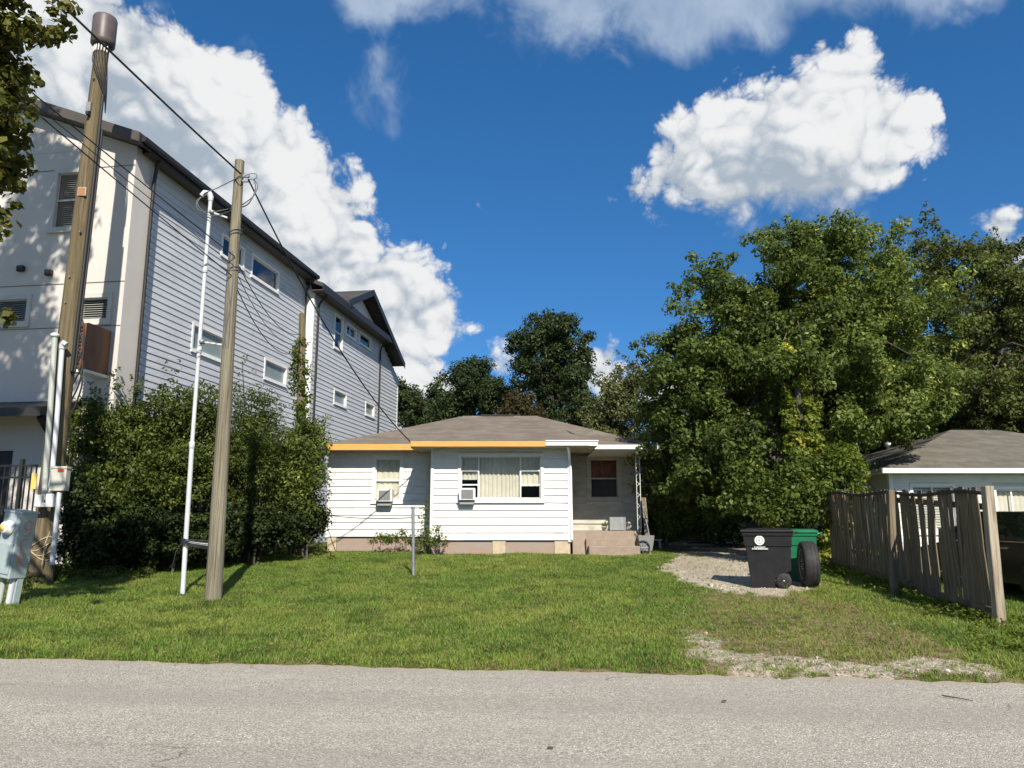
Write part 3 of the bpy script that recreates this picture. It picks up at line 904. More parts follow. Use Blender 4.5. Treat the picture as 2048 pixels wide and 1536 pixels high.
def limbs(mb, base, top, targets, r0, seed, n=8):
    """tapered trunk and bent limbs reaching into the crown"""
    r = random.Random(seed)
    base, top = Vector(base), Vector(top)
    k = 7
    path, rad = [], []
    for i in range(k + 1):
        t = i / k
        p = base.lerp(top, t) + Vector((math.sin(3.1 * t + seed), math.cos(2.3 * t + seed), 0)) * 0.12 * t * (1 - t) * 4
        path.append(p); rad.append(r0 * (1.25 if i == 0 else 1.0) * (1 - 0.78 * t))
    mb.tube(path, rad, n)
    for j, q in enumerate(targets):
        q = Vector(q)
        t = r.uniform(0.3, 0.92); i = int(t * k)
        a = path[i].lerp(path[i + 1], t * k - i) if i < k else path[k]
        mid = a.lerp(q, 0.5) + Vector((r.uniform(-.2, .2), r.uniform(-.2, .2), 0.18 * (q - a).length))
        rr = rad[min(i, k)] * 0.55
        mb.tube([a, a.lerp(mid, .5) + Vector((0, 0, .04)), mid, mid.lerp(q, .55), q], [rr, rr * .8, rr * .6, rr * .4, rr * .15], 6)

def tree(name, label, base, top, lobes, nclump, rmin, rmax, per, leaf, mat, seed, r0=0.22, cat='tree', nlimb=18, width=0.55, tint=0.0, shell=0.45, zmin=None, up=0.45, group=None, extra=None, bark='bark', east=0.0, boughs=0, spread=0.5):
    b = Vector((base[0], base[1], gz(base[0], base[1]) - 0.05))
    t = thing(name, label, cat, b, group)
    cl = crown_clumps(lobes, nclump, rmin, rmax, seed, shell, zmin, boughs, spread)
    if extra is not None: cl = np.concatenate([cl, np.asarray(extra, float)])
    foliage('crown', cl, per, leaf, mat, t, seed + 1, width, up, tint_bias=tint, east=east)
    mb = MB()
    r = random.Random(seed)
    limbs(mb, b, top, [cl[r.randrange(len(cl))][:3] for _ in range(nlimb)], r0, seed)
    mb.build('trunk', M[bark], t)
    return t

L_DEEP = leaf_mat('leaf_deep', (0.023, 0.043, 0.012), (0.205, 0.260, 0.062), tip=(0.38, 0.42, 0.11), trans=0.34)
L_FAR = leaf_mat('leaf_far', (0.014, 0.027, 0.010), (0.072, 0.100, 0.032), trans=0.22)
L_OLIVE = leaf_mat('leaf_olive', (0.050, 0.062, 0.022), (0.20, 0.21, 0.085), trans=0.3)
L_HEDGE = leaf_mat('leaf_hedge', (0.020, 0.037, 0.009), (0.150, 0.185, 0.038), tip=(0.32, 0.36, 0.07), trans=0.32)
L_BRIGHT = leaf_mat('leaf_bright', (0.070, 0.110, 0.016), (0.20, 0.24, 0.035), tip=(0.34, 0.34, 0.05), trans=0.4)
L_YELLOW = leaf_mat('leaf_yellow', (0.32, 0.32, 0.05), (0.62, 0.58, 0.10), trans=0.35)
L_HEDGE_SHADE = leaf_mat('leaf_hedge_shade', (0.008, 0.016, 0.005), (0.050, 0.070, 0.017), tip=(0.13, 0.16, 0.04), trans=0.2)  # deep shade at the hedge bottom put into the leaf colour
L_GUM = leaf_mat('leaf_gum', (0.035, 0.045, 0.010), (0.155, 0.155, 0.030), tip=(0.30, 0.17, 0.06), trans=0.3)
L_VINE = leaf_mat('leaf_vine', (0.030, 0.055, 0.010), (0.135, 0.17, 0.032), trans=0.3)

# ------------------------------------------------------------------ walls
def lap_wall(parent, O, A, N, length, z0, z1, expo, mat, holes=(), thick=0.02, name='siding_board', jitter=0.0, join=None, gap=-0.012):
    """lapped boards on a wall starting at O, running along A, facing N; holes are (a0, a1, z0, z1)"""
    O, A, N = Vector((O[0], O[1], 0)), Vector(A), Vector(N)
    rows = int(round((z1 - z0) / expo))
    for i in range(rows):
        b0, b1 = z0 + i * expo, min(z0 + (i + 1) * expo - gap, z1)
        cuts = sorted((h[0], h[1]) for h in holes if min(b1, h[3]) - max(b0, h[2]) > 0.35 * expo)
        segs, a = [], 0.0
        for c0, c1 in cuts:
            if c0 > a + 0.01: segs.append((a, c0))
            a = max(a, c1)
        if a < length - 0.01: segs.append((a, length))
        if join:
            cutsat = [length * (join + 0.37 * i) % length]
            s2 = []
            for p, q in segs:
                for c in cutsat:
                    if p + 0.6 < c < q - 0.6:
                        s2 += [(p, c - 0.002), (c + 0.002, q)]; break
                else: s2.append((p, q))
            segs = s2
        for p, q in segs:
            j = [rng.uniform(-jitter, jitter) for _ in range(4)]
            P = lambda a, n, z: O + A * a + N * n + Vector((0, 0, z))
            MB().hexa([P(p, thick + j[0], b0 + j[2]), P(q, thick + j[1], b0 + j[3]), P(q, -0.002, b0 + j[3]), P(p, -0.002, b0 + j[2]),
                       P(p, 0.005, b1), P(q, 0.005, b1), P(q, -0.002, b1), P(p, -0.002, b1)]).build(name, mat, parent)

def holed_wall(mb, O, A, N, length, z0, z1, holes, thick=0.12):
    """solid wall set behind the boards with real openings"""
    O, A, N = Vector((O[0], O[1], 0)), Vector(A), Vector(N)
    xs = sorted({0.0, length, *[h[0] for h in holes], *[h[1] for h in holes]})
    for a, b in zip(xs[:-1], xs[1:]):
        if b - a < 1e-5: continue
        zs = sorted([(h[2], h[3]) for h in holes if h[0] <= a + 1e-6 and h[1] >= b - 1e-6])
        z = z0
        for c, d in zs + [(z1, z1)]:
            if c > z + 1e-4:
                mb.obox(O + A * a - N * (thick + 0.003) + Vector((0, 0, z)), A * (b - a), N * thick, Vector((0, 0, c - z)))
            z = max(z, d)

def window(parent, O, A, N, a0, a1, z0, z1, trim=0.07, mat='trim_white', proud=0.04, sill=True, sash=None, muntin=(), blind=None, recess=0.03, name='window', glass='glass', frame_mat=None):
    """window unit: trim frame, pane, optional rails, sill, blind slats behind"""
    O, A, N = Vector((O[0], O[1], 0)), Vector(A), Vector(N)
    Z = Vector((0, 0, 1))
    P = lambda a, n, z: O + A * a + N * n + Z * z
    f = MB()
    for (p, q, c, d) in ((a0 - trim, a0 + 0.012, z0 - trim, z1 + trim), (a1 - 0.012, a1 + trim, z0 - trim, z1 + trim), (a0 + 0.012, a1 - 0.012, z1 - 0.012, z1 + trim), (a0 + 0.012, a1 - 0.012, z0 - trim, z0 + 0.012)):
        f.obox(P(p, -0.02, c), A * (q - p), N * (proud + 0.02), Z * (d - c))
    # inner sash
    for (p, q, c, d) in ((a0, a0 + 0.04, z0, z1), (a1 - 0.04, a1, z0, z1), (a0, a1, z1 - 0.04, z1), (a0, a1, z0, z0 + 0.04)):
        f.obox(P(p, -recess - 0.03, c), A * (q - p), N * 0.032, Z * (d - c))
    w = f.build(name, M[frame_mat or mat], parent)
    MB().obox(P(a0, -recess - 0.024, z0), A * (a1 - a0), N * 0.006, Z * (z1 - z0)).build('pane', M[glass], w)
    if sash is not None: MB().obox(P(a0, -recess - 0.028, sash - 0.022), A * (a1 - a0), N * 0.036, Z * 0.044).build('sash_rail', M[frame_mat or mat], w)
    for s in muntin: MB().obox(P(s - 0.02, -recess - 0.028, z0), A * 0.04, N * 0.034, Z * (z1 - z0)).build('mullion', M[frame_mat or mat], w)
    if sill:
        MB().obox(P(a0 - trim - 0.02, -0.02, z0 - trim - 0.035), A * (a1 - a0 + 2 * trim + 0.04), N * (proud + 0.05), Z * 0.034).build('sill', M[mat], w)
    if blind:
        b = MB(); z = z0 + 0.03
        while z < z1 - 0.02:
            b.obox(P(a0 + 0.02, -recess - 0.085, z), A * (a1 - a0 - 0.04), N * 0.004 , Z * blind[1]); z += blind[0]
        b.build('blind', M[blind[2] if len(blind) > 2 else 'blind'], w, kind='stuff')
    return w

def curtain(parent, p0, p1, z0, z1, amp, waves, mat, back=(0, 1, 0), seed=0, name='curtain'):
    r = random.Random(seed)
    p0, p1, back = Vector(p0), Vector(p1), Vector(back)
    n = 48; mb = MB(); vs = []
    for j, z in enumerate((z0, (z0 + z1) / 2, z1)):
        for i in range(n + 1):
            t = i / n
            k = amp * math.sin(waves * 2 * math.pi * t + 1.3 * math.sin(5 * t + seed)) * (1.0 if j < 2 else 0.7)
            q = p0.lerp(p1, t) + back * k
            vs.append((q.x, q.y, z))
    fs = [(j * (n + 1) + i, j * (n + 1) + i + 1, (j + 1) * (n + 1) + i + 1, (j + 1) * (n + 1) + i) for j in range(2) for i in range(n)]
    mb.add(vs, fs, True)
    return mb.build(name, M[mat], parent)

def courses(mb, e0, e1, r0, r1, expo, th=0.012):
    """roof slope as stepped shingle courses between an eave (e0,e1) and a ridge (r0,r1)"""
    e0, e1, r0, r1 = map(Vector, (e0, e1, r0, r1))
    n = max(2, int(((r0 + r1) / 2 - (e0 + e1) / 2).length / expo))
    nor = (e1 - e0).cross(r0 - e0 if (r0 - e0).length > 0.1 else r1 - e0).normalized()
    if nor.z < 0: nor = -nor
    for i in range(n):
        t0, t1 = i / n, min(1.0, (i + 1.15) / n)
        a, b = e0.lerp(r0, t0), e1.lerp(r1, t0)
        c, d = e1.lerp(r1, t1), e0.lerp(r0, t1)
        k = nor * (th + rng.uniform(-.002, .003)); lo = nor * 0.002
        mb.hexa([a, b, c, d, a + k, b + k, c + lo, d + lo])

# ------------------------------------------------------------------ the small white house
def build_bungalow():
    YB, YW, YP = 21.0, 22.2, 23.3             # fronts of the bay, the wing and the porch wall
    X, Yd, Z = Vector((1, 0, 0)), Vector((0, -1, 0)), Vector((0, 0, 1))
    h = thing('bungalow', 'small white bungalow with brown hip roof and unpainted orange fascia boards', 'house', (-1.0, 24.0, 0.70))
    bx0, bx1 = at(862, 1000, YB).x, at(1140, 1000, YB).x
    zb = at(1000, 1080, YB).z
    wx0, wx1 = at(655, 1000, YW).x, bx0 + 0.15
    zw = at(700, 1073, YW).z
    px1 = at(1281, 1000, YP).x
    ztop = 3.62
    # --- wing
    wa0, wa1 = at(750, 950, YW).x - wx0, at(801, 950, YW).x - wx0
    wz0, wz1 = at(780, 1000, YW).z, at(780, 917, YW).z
    hw = [(wa0, wa1, wz0, wz1)]
    holes_b = [(wa0 - 0.06, wa1 + 0.06, wz0 - 0.06, wz1 + 0.06)]
    lap_wall(h, (wx0, YW), X, Yd, wx1 - wx0, zw, ztop, 0.203, M['white_paint'], holes_b, 0.042, jitter=0.004)
    w = MB(); holed_wall(w, (wx0, YW), X, Yd, wx1 - wx0, zw, ztop, hw)
    w.build('wing_wall', M['old_white'], h)
    window(h, (wx0, YW), X, Yd, wa0, wa1, wz0, wz1, 0.075, 'white_paint', 0.055, True, sash=wz0 + (wz1 - wz0) * 0.47)
    curtain(h, (wx0 + wa0, YW + 0.10, 0), (wx0 + wa1, YW + 0.10, 0), wz0 + 0.02, wz1 - 0.02, 0.012, 5, 'curtain', seed=2)
    # corner boards of the wing
    MB().box((wx0 - 0.012, YW - 0.055, zw - 0.02), (wx0 + 0.075, YW + 0.1, ztop)).build('corner_board', M['white_paint'], h)
    MB().box((bx0 - 0.27, YW - 0.055, zw), (bx0 - 0.18, YW - 0.004, ztop)).build('corner_board', M['old_white'], h)
    # --- bay
    ba = lambda px: at(px, 950, YB).x - bx0
    bz0, bz1 = at(1000, 998, YB).z, at(1000, 912, YB).z
    hb = [(ba(921), ba(1082), bz0, bz1)]
    hb2 = [(ba(921) - 0.06, ba(1082) + 0.06, bz0 - 0.06, bz1 + 0.06)]
    lap_wall(h, (bx0, YB), X, Yd, bx1 - bx0, zb, ztop - 0.02, 0.198, M['white_paint'], hb2, 0.042, jitter=0.004)
    w = MB(); holed_wall(w, (bx0, YB), X, Yd, bx1 - bx0, zb, ztop - 0.02, hb)
    w.box((bx0, YB + 0.13, zb), (bx0 + 0.1, YW + 0.02, ztop - 0.02))
    w.box((bx1 - 0.1, YB + 0.13, zb), (bx1, YP + 0.02, ztop - 0.02))
    w.build('bay_wall', M['old_white'], h)
    # bay side boards towards the porch
    lap_wall(h, (bx1, YB + 0.02), (0, 1, 0), X, YP - YB - 0.04, zb, ztop - 0.05, 0.198, M['white_paint'], (), 0.02)
    wd = window(h, (bx0, YB), X, Yd, ba(921), ba(1082), bz0, bz1, 0.07, 'white_paint', 0.055, True, muntin=(ba(957), ba(1041)))
    for s0, s1 in ((921, 957), (1041, 1082)):
        for tq in (0.33, 0.66):
            zc = bz0 + (bz1 - bz0) * tq
            MB().box((at(s0, 950, YB).x, YB + 0.02, zc - 0.018), (at(s1, 950, YB).x, YB + 0.056, zc + 0.018)).build('sash_rail', M['white_paint'], wd)
    curtain(h, (at(955, 950, YB).x, YB + 0.14, 0), (at(1000, 950, YB).x, YB + 0.14, 0), bz0 + 0.02, bz1, 0.02, 5, 'curtain', seed=4)
    curtain(h, (at(1000, 950, YB).x, YB + 0.15, 0), (at(1042, 950, YB).x, YB + 0.15, 0), bz0 + 0.02, bz1, 0.02, 6, 'curtain', seed=9)
    for (p, q, a, b, sd) in ((921, 956, 0.45, 1.0, 3), (1042, 1082, 0.30, 1.0, 6)):   # short side curtains hanging unevenly
        curtain(h, (at(p, 950, YB).x, YB + 0.13, 0), (at(q, 950, YB).x, YB + 0.13, 0), bz0 + (bz1 - bz0) * a, bz1, 0.018, 4, 'curtain', seed=sd)
    MB().box((bx0 - 0.014, YB - 0.055, zb - 0.02), (bx0 + 0.06, YB + 0.08, ztop)).build('corner_board', M['white_paint'], h)
    MB().box((bx1 - 0.06, YB - 0.057, zb - 0.05), (bx1 + 0.03, YB + 0.06, ztop)).build('corner_board', M['white_paint'], h)
    # rain pipe on the bay corner
    MB().tube([(bx1 - 0.08, YB - 0.62, 3.52), (bx1 - 0.04, YB - 0.40, 3.42), (bx1 + 0.0, YB - 0.08, 3.18), (bx1 + 0.02, YB - 0.07, 2.9), (bx1 + 0.03, YB - 0.07, zb + 0.0)], 0.038, 8).build('downspout', M['trim_white'], h)
    # --- porch wall
    pa = lambda px: at(px, 950, YP).x - (bx1 - 0.1)
    pz0, pz1 = at(1200, 996, YP).z, at(1200, 918, YP).z
    zp = at(1200, 1061, YP).z
    hp = [(pa(1180), pa(1236), pz0, pz1)]
    hp2 = [(pa(1180) - 0.07, pa(1236) + 0.07, pz0 - 0.07, pz1 + 0.07)]
    lap_wall(h, (bx1 - 0.1, YP), X, Yd, px1 - bx1 + 0.1, zp, ztop, 0.20, M['weathered_shaded_paint'], hp2, 0.045, jitter=0.003, gap=0.012)
    w = MB(); holed_wall(w, (bx1 - 0.1, YP), X, Yd, px1 - bx1 + 0.1, zp - 0.3, ztop, hp)
    w.box((px1 - 0.1, YP + 0.13, 0.7), (px1, 30.0, ztop)); w.box((wx0, YW + 0.13, zw), (wx0 + 0.1, 30.0, ztop)); w.box((wx0, 30.0, 0.7), (px1, 30.1, ztop))
    w.build('house_wall', M['old_white'], h)
    window(h, (bx1 - 0.1, YP), X, Yd, pa(1180), pa(1236), pz0, pz1, 0.10, 'weathered_shaded_paint', 0.055, True, sash=pz0 + (pz1 - pz0) * 0.5)
    curtain(h, (bx1 - 0.1 + pa(1180), YP + 0.2, 0), (bx1 - 0.1 + pa(1236), YP + 0.2, 0), pz0 + (pz1 - pz0) * 0.55, pz1, 0.015, 6, 'red_curtain', seed=5)
    MB().box((wx0 + 0.2, YW + 0.9, 0.75), (px1 - 0.2, 29.8, zb - 0.05)).build('floor_deck', M['soffit'], h)
    # added near-black sheets block light so the rooms behind the windows stay dark
    MB().box((wx0 + 0.2, YP + 1.2, zb), (px1 - 0.2, YP + 1.3, ztop)).build('dark_backing', M['dark_room'], h)
    MB().box((bx1 - 0.1, YP + 0.5, zp - 0.3), (px1 - 0.15, YP + 0.55, ztop)).build('dark_backing', M['dark_room'], h)
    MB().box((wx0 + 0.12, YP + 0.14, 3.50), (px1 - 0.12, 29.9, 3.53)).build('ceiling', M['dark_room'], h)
    # --- foundation
    def skirt(x0, x1, Y, ztopk, blocks):
        xs = [x0] + sorted(sum(([b, c] for b, c in blocks), [])) + [x1]
        for b, c in blocks:
            MB().box((b, Y - 0.005, 0.5), (c, Y + 0.2, ztopk - 0.01)).build('foundation_block', M['block'], h)
        for i in range(0, len(xs), 2):
            if xs[i + 1] - xs[i] > 0.05:
                bevel(MB().box((xs[i] + .006, Y + 0.03, 0.5), (xs[i + 1] - .006, Y + 0.07, ztopk - 0.012)).build('skirt_panel', M['skirt'], h), 0.004)
    skirt(bx0 + .02, bx1, YB, zb, [(at(985, 1090, YB).x, at(1011, 1090, YB).x), (at(1109, 1090, YB).x, bx1 - .01)])
    skirt(wx0 + .02, bx0, YW, zw, [(wx0 + 0.05, wx0 + 0.30)])
    # --- roof
    ez, rz = 3.70, at(1000, 833, 26).z
    xl, xr = at(648, 890, 21.6).x, px1 + 0.12
    yf, yb = 21.6, 30.6
    rl, rr = Vector((at(925, 833, 26).x, 26, rz)), Vector((at(1075, 833, 26).x, 26, rz))
    FL, FR, BL, BR = Vector((xl, yf, ez)), Vector((xr, yf, ez)), Vector((xl, yb, ez)), Vector((xr, yb, ez))
    deck = MB()
    deck.add([FL, FR, BR, BL, rl, rr], [(0, 1, 5, 4), (1, 2, 5), (2, 3, 4, 5), (3, 0, 4)])
    rf = deck.build('roof', M['shingle_brown'], h)
    sh = MB()
    courses(sh, FL, FR, rl, rr, 0.145); courses(sh, FR, BR, rr, rr, 0.145); courses(sh, BL, FL, rl, rl, 0.145)
    # bay roof, a flatter skirt laid over the main slope
    bl, br = at(822, 883, 20.3).x, at(1195, 883, 20.3).x
    zf = at(1000, 883, 20.3).z
    bt = 25.2
    zt = ez + (rz - ez) * (bt - yf) / (26 - yf) + 0.012
    courses(sh, (bl, 20.28, zf), (br, 20.28, zf), (bl + 1.35, bt, zt), (br - 1.9, bt, zt), 0.145)
    courses(sh, (br - 0.02, 20.9, at(1230, 890, 20.9).z), (at(1286, 890, 20.9).x, 20.9, at(1230, 890, 20.9).z), (br - 0.6, 23.6, ez + (rz - ez) * (23.6 - yf) / (26 - yf) + 0.008), (xr - 0.55, 23.6, ez + 0.35), 0.145)
    sh.build('shingle_course', M['shingle_brown'], rf, kind='stuff')
    # sheathing under the skirt roof
    MB().hexa([(bl, 20.3, zf - 0.05), (br, 20.3, zf - 0.05), (br - 1.9, bt, zt - 0.06), (bl + 1.35, bt, zt - 0.06), (bl, 20.3, zf - 0.004), (br, 20.3, zf - 0.004), (br - 1.9, bt, zt - 0.016), (bl + 1.35, bt, zt - 0.016)]).build('roof_deck', M['soffit'], rf)
    # ridge caps
    rc = MB(); nx = 9
    for i in range(nx):
        a, b = rl.lerp(rr, i / nx), rl.lerp(rr, (i + 1.08) / nx)
        rc.prism([a + Vector((0, -0.13, -0.045)), a + Vector((0, 0, 0.022)), a + Vector((0, 0.13, -0.045)), a + Vector((0, 0, 0.002))], b - a)
    rc.build('ridge_cap', M['shingle_brown'], rf)
    MB().box((at(962, 833, 26).x, 25.93, rz + 0.02), (at(1028, 833, 26).x, 26.07, rz + 0.055)).build('ridge_vent', M['shingle_dark'], rf)
    # fascia boards
    def fascia(x0, x1, y, z0, z1, mat, lab=None):
        o = MB().box((x0, y - 0.012, z0), (x1, y + 0.012, z1)).build('fascia_board', M[mat], h)
        if lab: o['label'] = lab
    fascia(xl, bl + 0.18, yf - 0.014, at(740, 900, 21.6).z, ez + 0.004, 'raw_board', 'unpainted orange fascia board')
    fascia(bl, at(1091, 885, 20.3).x, 20.284, at(1000, 893, 20.3).z, zf + 0.004, 'raw_board', 'unpainted orange fascia board')
    fascia(at(1091, 885, 20.3).x + 0.004, br, 20.284, at(1000, 891, 20.3).z, zf + 0.006, 'trim_white', 'white painted fascia board')
    fascia(at(1178, 890, 20.9).x, at(1286, 890, 20.9).x, 20.9, at(1230, 898, 20.9).z, at(1230, 890, 20.9).z + 0.004, 'trim_white', 'white painted fascia board')
    MB().box((at(1091, 885, 20.3).x, 20.24, zf + 0.002), (br + .02, 20.27, zf + 0.03)).build('drip_edge', M['trim_white'], h)
    MB().box((xl - 0.012, yf - 0.01, ez - 0.16), (xl + 0.012, yb, ez + 0.004)).build('fascia_board', M['trim_white'], h)
    MB().box((bl - 0.012, 20.30, zf - 0.16), (bl + 0.012, yf + 0.4, zf + 0.02)).build('fascia_board', M['raw_board'], h)
    MB().box((xr - 0.012, 20.92, ez - 0.2), (xr + 0.012, yb, ez - 0.02)).build('fascia_board', M['trim_white'], h)
    # soffits
    MB().box((xl + .02, yf, ez - 0.15), (bl - 0.02, YW + 0.1, ez - 0.13)).build('soffit', M['soffit'], h)
    MB().box((bl + .02, 20.31, zf - 0.13), (br - .01, YW + 0.0, zf - 0.11)).build('soffit', M['soffit'], h)
    MB().box((br, 20.92, 3.49), (xr - .02, YP, 3.505)).build('soffit', M['old_white'], h)
    # --- porch slab and steps
    zs = at(1200, 1062, 21.3).z
    pr = at(1282, 1060, 21.3).x
    bevel(MB().box((bx1 + 0.05, 21.25, 0.4), (pr, YP, zs)).build('porch_slab', M['concrete_warm'], h), 0.015)
    bevel(MB().box((at(1172, 1085, 20.9).x, 20.9, 0.4), (pr - 0.08, 21.245, zs - 0.19)).build('step', M['concrete_warm'], h), 0.015)
    bevel(MB().box((at(1178, 1085, 20.5).x, 20.52, 0.4), (pr - 0.16, 20.895, zs - 0.38)).build('step', M['concrete_warm'], h), 0.015)
    MB().hexa([(bx1 + 0.06, 20.95, 0.5), (bx1 + 0.42, 20.95, 0.5), (bx1 + 0.42, 21.24, 0.5), (bx1 + 0.06, 21.24, 0.5), (bx1 + 0.06, 21.1, zs - .04), (bx1 + 0.42, 21.1, zs - .04), (bx1 + 0.42, 21.24, zs - .04), (bx1 + 0.06, 21.24, zs - .04)]).build('ramp_panel', M['concrete_warm'], h)
    # porch post with a slim metal trellis
    xp = at(1277, 960, 21.3).x
    tr = MB()
    for dx in (-0.05, 0.05):
        tr.tube([(xp + dx, 21.35, zs), (xp + dx, 21.35, 3.49)], 0.012, 6)
    for i in range(14):
        z = zs + 0.15 + i * 0.15
        tr.tube([(xp - .05, 21.35, z), (xp + .05, 21.35, z + (0.1 if i % 2 else -0.1))], 0.007, 5)
    tr.build('porch_post', M['old_white'], h)
    SHADE_KEEP.append((wx0, bx0, YW, 40)); SHADE_KEEP.append((bx0, bx1, YB, 40)); SHADE_KEEP.append((bx1, px1, 20.5, 40))
    return h, dict(YB=YB, YW=YW, YP=YP, bx0=bx0, bx1=bx1, wx0=wx0, zs=zs, zb=zb, zw=zw, px1=px1)
BUNGALOW, BG = build_bungalow()

def air_conditioner(label, x0, x1, z0, z1, yfront, depth, support=None):
    t = thing('window_air_conditioner', label, 'air conditioner', ((x0 + x1) / 2, yfront + depth / 2, z0))
    bevel(MB().box((x0, yfront, z0), (x1, yfront + depth, z1)).build('housing', M['ac_white'], t), 0.012, 2)
    g = MB().box((x0 + 0.06, yfront - 0.006, z0 + 0.03), (x1 - 0.05, yfront + 0.01, z1 - 0.04))
    gr = g.build('grille', M['ac_grille'], t)
    n = 9
    for i in range(n):
        z = z0 + 0.045 + (z1 - z0 - 0.1) * i / (n - 1)
        MB().box((x0 + 0.06, yfront - 0.013, z - 0.005), (x1 - 0.05, yfront - 0.005, z + 0.005)).build('fin', M['grey_plastic'], gr)
    s = MB().box((x0 + 0.01, yfront + 0.08, z0 - 0.11), (x1 - 0.03, yfront + depth - 0.02, z0 - 0.004))
    s.build('support_shelf', M['grey_plastic'], t)
    return t
a0, a1 = at(753, 990, 21.85), at(784, 990, 21.85)
air_conditioner('white window air conditioner below the single window of the bungalow wing', a0.x, a1.x, at(770, 1003, 21.85).z, at(770, 978, 21.85).z, 21.85, 0.42)
a0, a1 = at(918, 990, 20.7), at(950, 990, 20.7)
air_conditioner('white window air conditioner in the wide curtained bay window', a0.x, a1.x, at(930, 1000, 20.7).z, at(930, 976, 20.7).z, 20.7, 0.38)

def porch_things():
    zs = BG['zs']
    # spare cooler unit standing on the porch
    x0, x1 = at(1219, 1050, 21.6).x, at(1252, 1050, 21.6).x
    t = thing('portable_cooler', 'grey boxy cooling unit with dark side standing on the porch', 'cooler', ((x0 + x1) / 2, 21.8, zs))
    bevel(MB().box((x0, 21.6, zs), (x1, 21.95, at(1230, 1034, 21.6).z)).build('cabinet', M['ac_grille'], t), 0.01)
    pn = MB().box((x0 + 0.01, 21.585, zs + 0.02), (x1 - 0.07, 21.602, at(1230, 1035, 21.6).z)).build('front_panel', M['grey_plastic'], t)
    for i in range(8):
        xx = x0 + 0.04 + i * (x1 - x0 - 0.14) / 7
        MB().box((xx - .006, 21.578, zs + 0.05), (xx + .006, 21.586, zs + 0.34)).build('rib', M['grey_plastic'], pn)
    # small potted plant
    c = at(1208, 1060, 21.7)
    t = thing('potted_plant', 'small potted plant beside the grey cooling unit on the porch', 'plant', (c.x, 21.7, zs))
    MB().lathe((c.x, 21.7, zs), [(0.05, 0), (0.065, 0.1), (0.072, 0.1), (0.072, 0.12)], n=14).build('pot', M['box_beige'], t)
    foliage('leaves', [(c.x, 21.7, zs + 0.17, 0.08)], 60, 0.05, L_VINE, t, 5)
    # cart with a wheel beside the steps
    c = at(1285, 1095, 20.7); g = gz(c.x, 20.7)
    t = thing('garden_cart', 'dark garden cart with wire wheel leaning by the porch steps', 'cart', (c.x, 20.7, g))
    MB().tube([(c.x + 0.17 * math.cos(a), 20.62, g + 0.19 + 0.17 * math.sin(a)) for a in np.linspace(0, 2 * math.pi, 21)], 0.02, 6).build('wheel', M['rubber'], t)
    sp = MB()
    for k in range(8):
        a = k * math.pi / 4
        sp.tube([(c.x, 20.62, g + 0.19), (c.x + 0.16 * math.cos(a), 20.62, g + 0.19 + 0.16 * math.sin(a))], 0.005, 4)
    sp.build('spokes', M['steel'], t)
    bevel(MB().hexa([(c.x - 0.05, 20.66, g + 0.1), (c.x + 0.25, 20.66, g + 0.1), (c.x + 0.25, 20.95, g + 0.1), (c.x - 0.05, 20.95, g + 0.1), (c.x - 0.12, 20.64, g + 0.5), (c.x + 0.32, 20.64, g + 0.5), (c.x + 0.32, 21.0, g + 0.5), (c.x - 0.12, 21.0, g + 0.5)]).build('tray', M['ac_grille'], t), 0.01)
    MB().tube([(c.x + 0.2, 20.7, g + 0.45), (c.x + 0.12, 20.72, g + 0.9), (c.x + 0.05, 20.74, g + 1.25)], 0.015, 6).build('handle', M['steel'], t)
    # dark board leaning on the porch
    p = at(1290, 1080, 20.9); g = gz(p.x, 20.9)
    t = MB().hexa([(p.x + .05, 21.0, g), (p.x + .17, 21.0, g), (p.x + .17, 21.03, g), (p.x + .05, 21.03, g), (p.x - 0.01, 21.2, g + 1.5), (p.x + .11, 21.2, g + 1.5), (p.x + .11, 21.23, g + 1.5), (p.x - 0.01, 21.23, g + 1.5)]).build('leaning_board', M['lumber'], None, loc=(p.x, 21.0, g))
    tag(t, 'long dark board leaning against the right side of the porch', 'board')
    # white plastic chair-like bench end
    p = on_ground(1312, 1098); 
    t = thing('plastic_stool', 'low white plastic stool lying by the end of the driveway', 'stool', p)
    bevel(MB().box((p.x - 0.19, p.y - 0.12, p.z + 0.25), (p.x + 0.17, p.y + 0.12, p.z + 0.29)).build('seat', M['trim_white'], t), 0.01)
    for dx, dy in ((-.15, -.09), (.13, -.09), (-.15, .09), (.13, .09)):
        MB().tube([(p.x + dx, p.y + dy, p.z - 0.01), (p.x + dx * .85, p.y + dy * .85, p.z + 0.26)], 0.018, 6).build('leg', M['trim_white'], t)
    # lumber lying across the end of the driveway
    for i, (q0, q1, w, lab) in enumerate((((1335, 1082), (1470, 1094), 0.10, 'long grey plank lying across the far end of the gravel driveway'), ((1375, 1095), (1490, 1088), 0.07, 'thin weathered pole lying over the grey plank in the driveway'), ((1345, 1100), (1425, 1103), 0.06, 'short weathered stick lying on the gravel in front of the grey plank'))):
        a, b = on_ground(*q0), on_ground(*q1)
        if i == 1: a.z += 0.1; b.z += 0.1
        if i == 0: o = MB().bar(a + Z3 * .04, b + Z3 * .04, w, 0.08)
        else: o = MB().tube([a + Z3 * w / 2, a.lerp(b, .5) + Z3 * w * .6, b + Z3 * w / 2], [w / 2, w / 2.2, w / 2.6], 7)
        o = o.build('plank' if i == 0 else 'stick', M['lumber'], None, loc=a)
        tag(o, lab, 'plank' if i == 0 else 'stick')
Z3 = Vector((0, 0, 1))
porch_things()

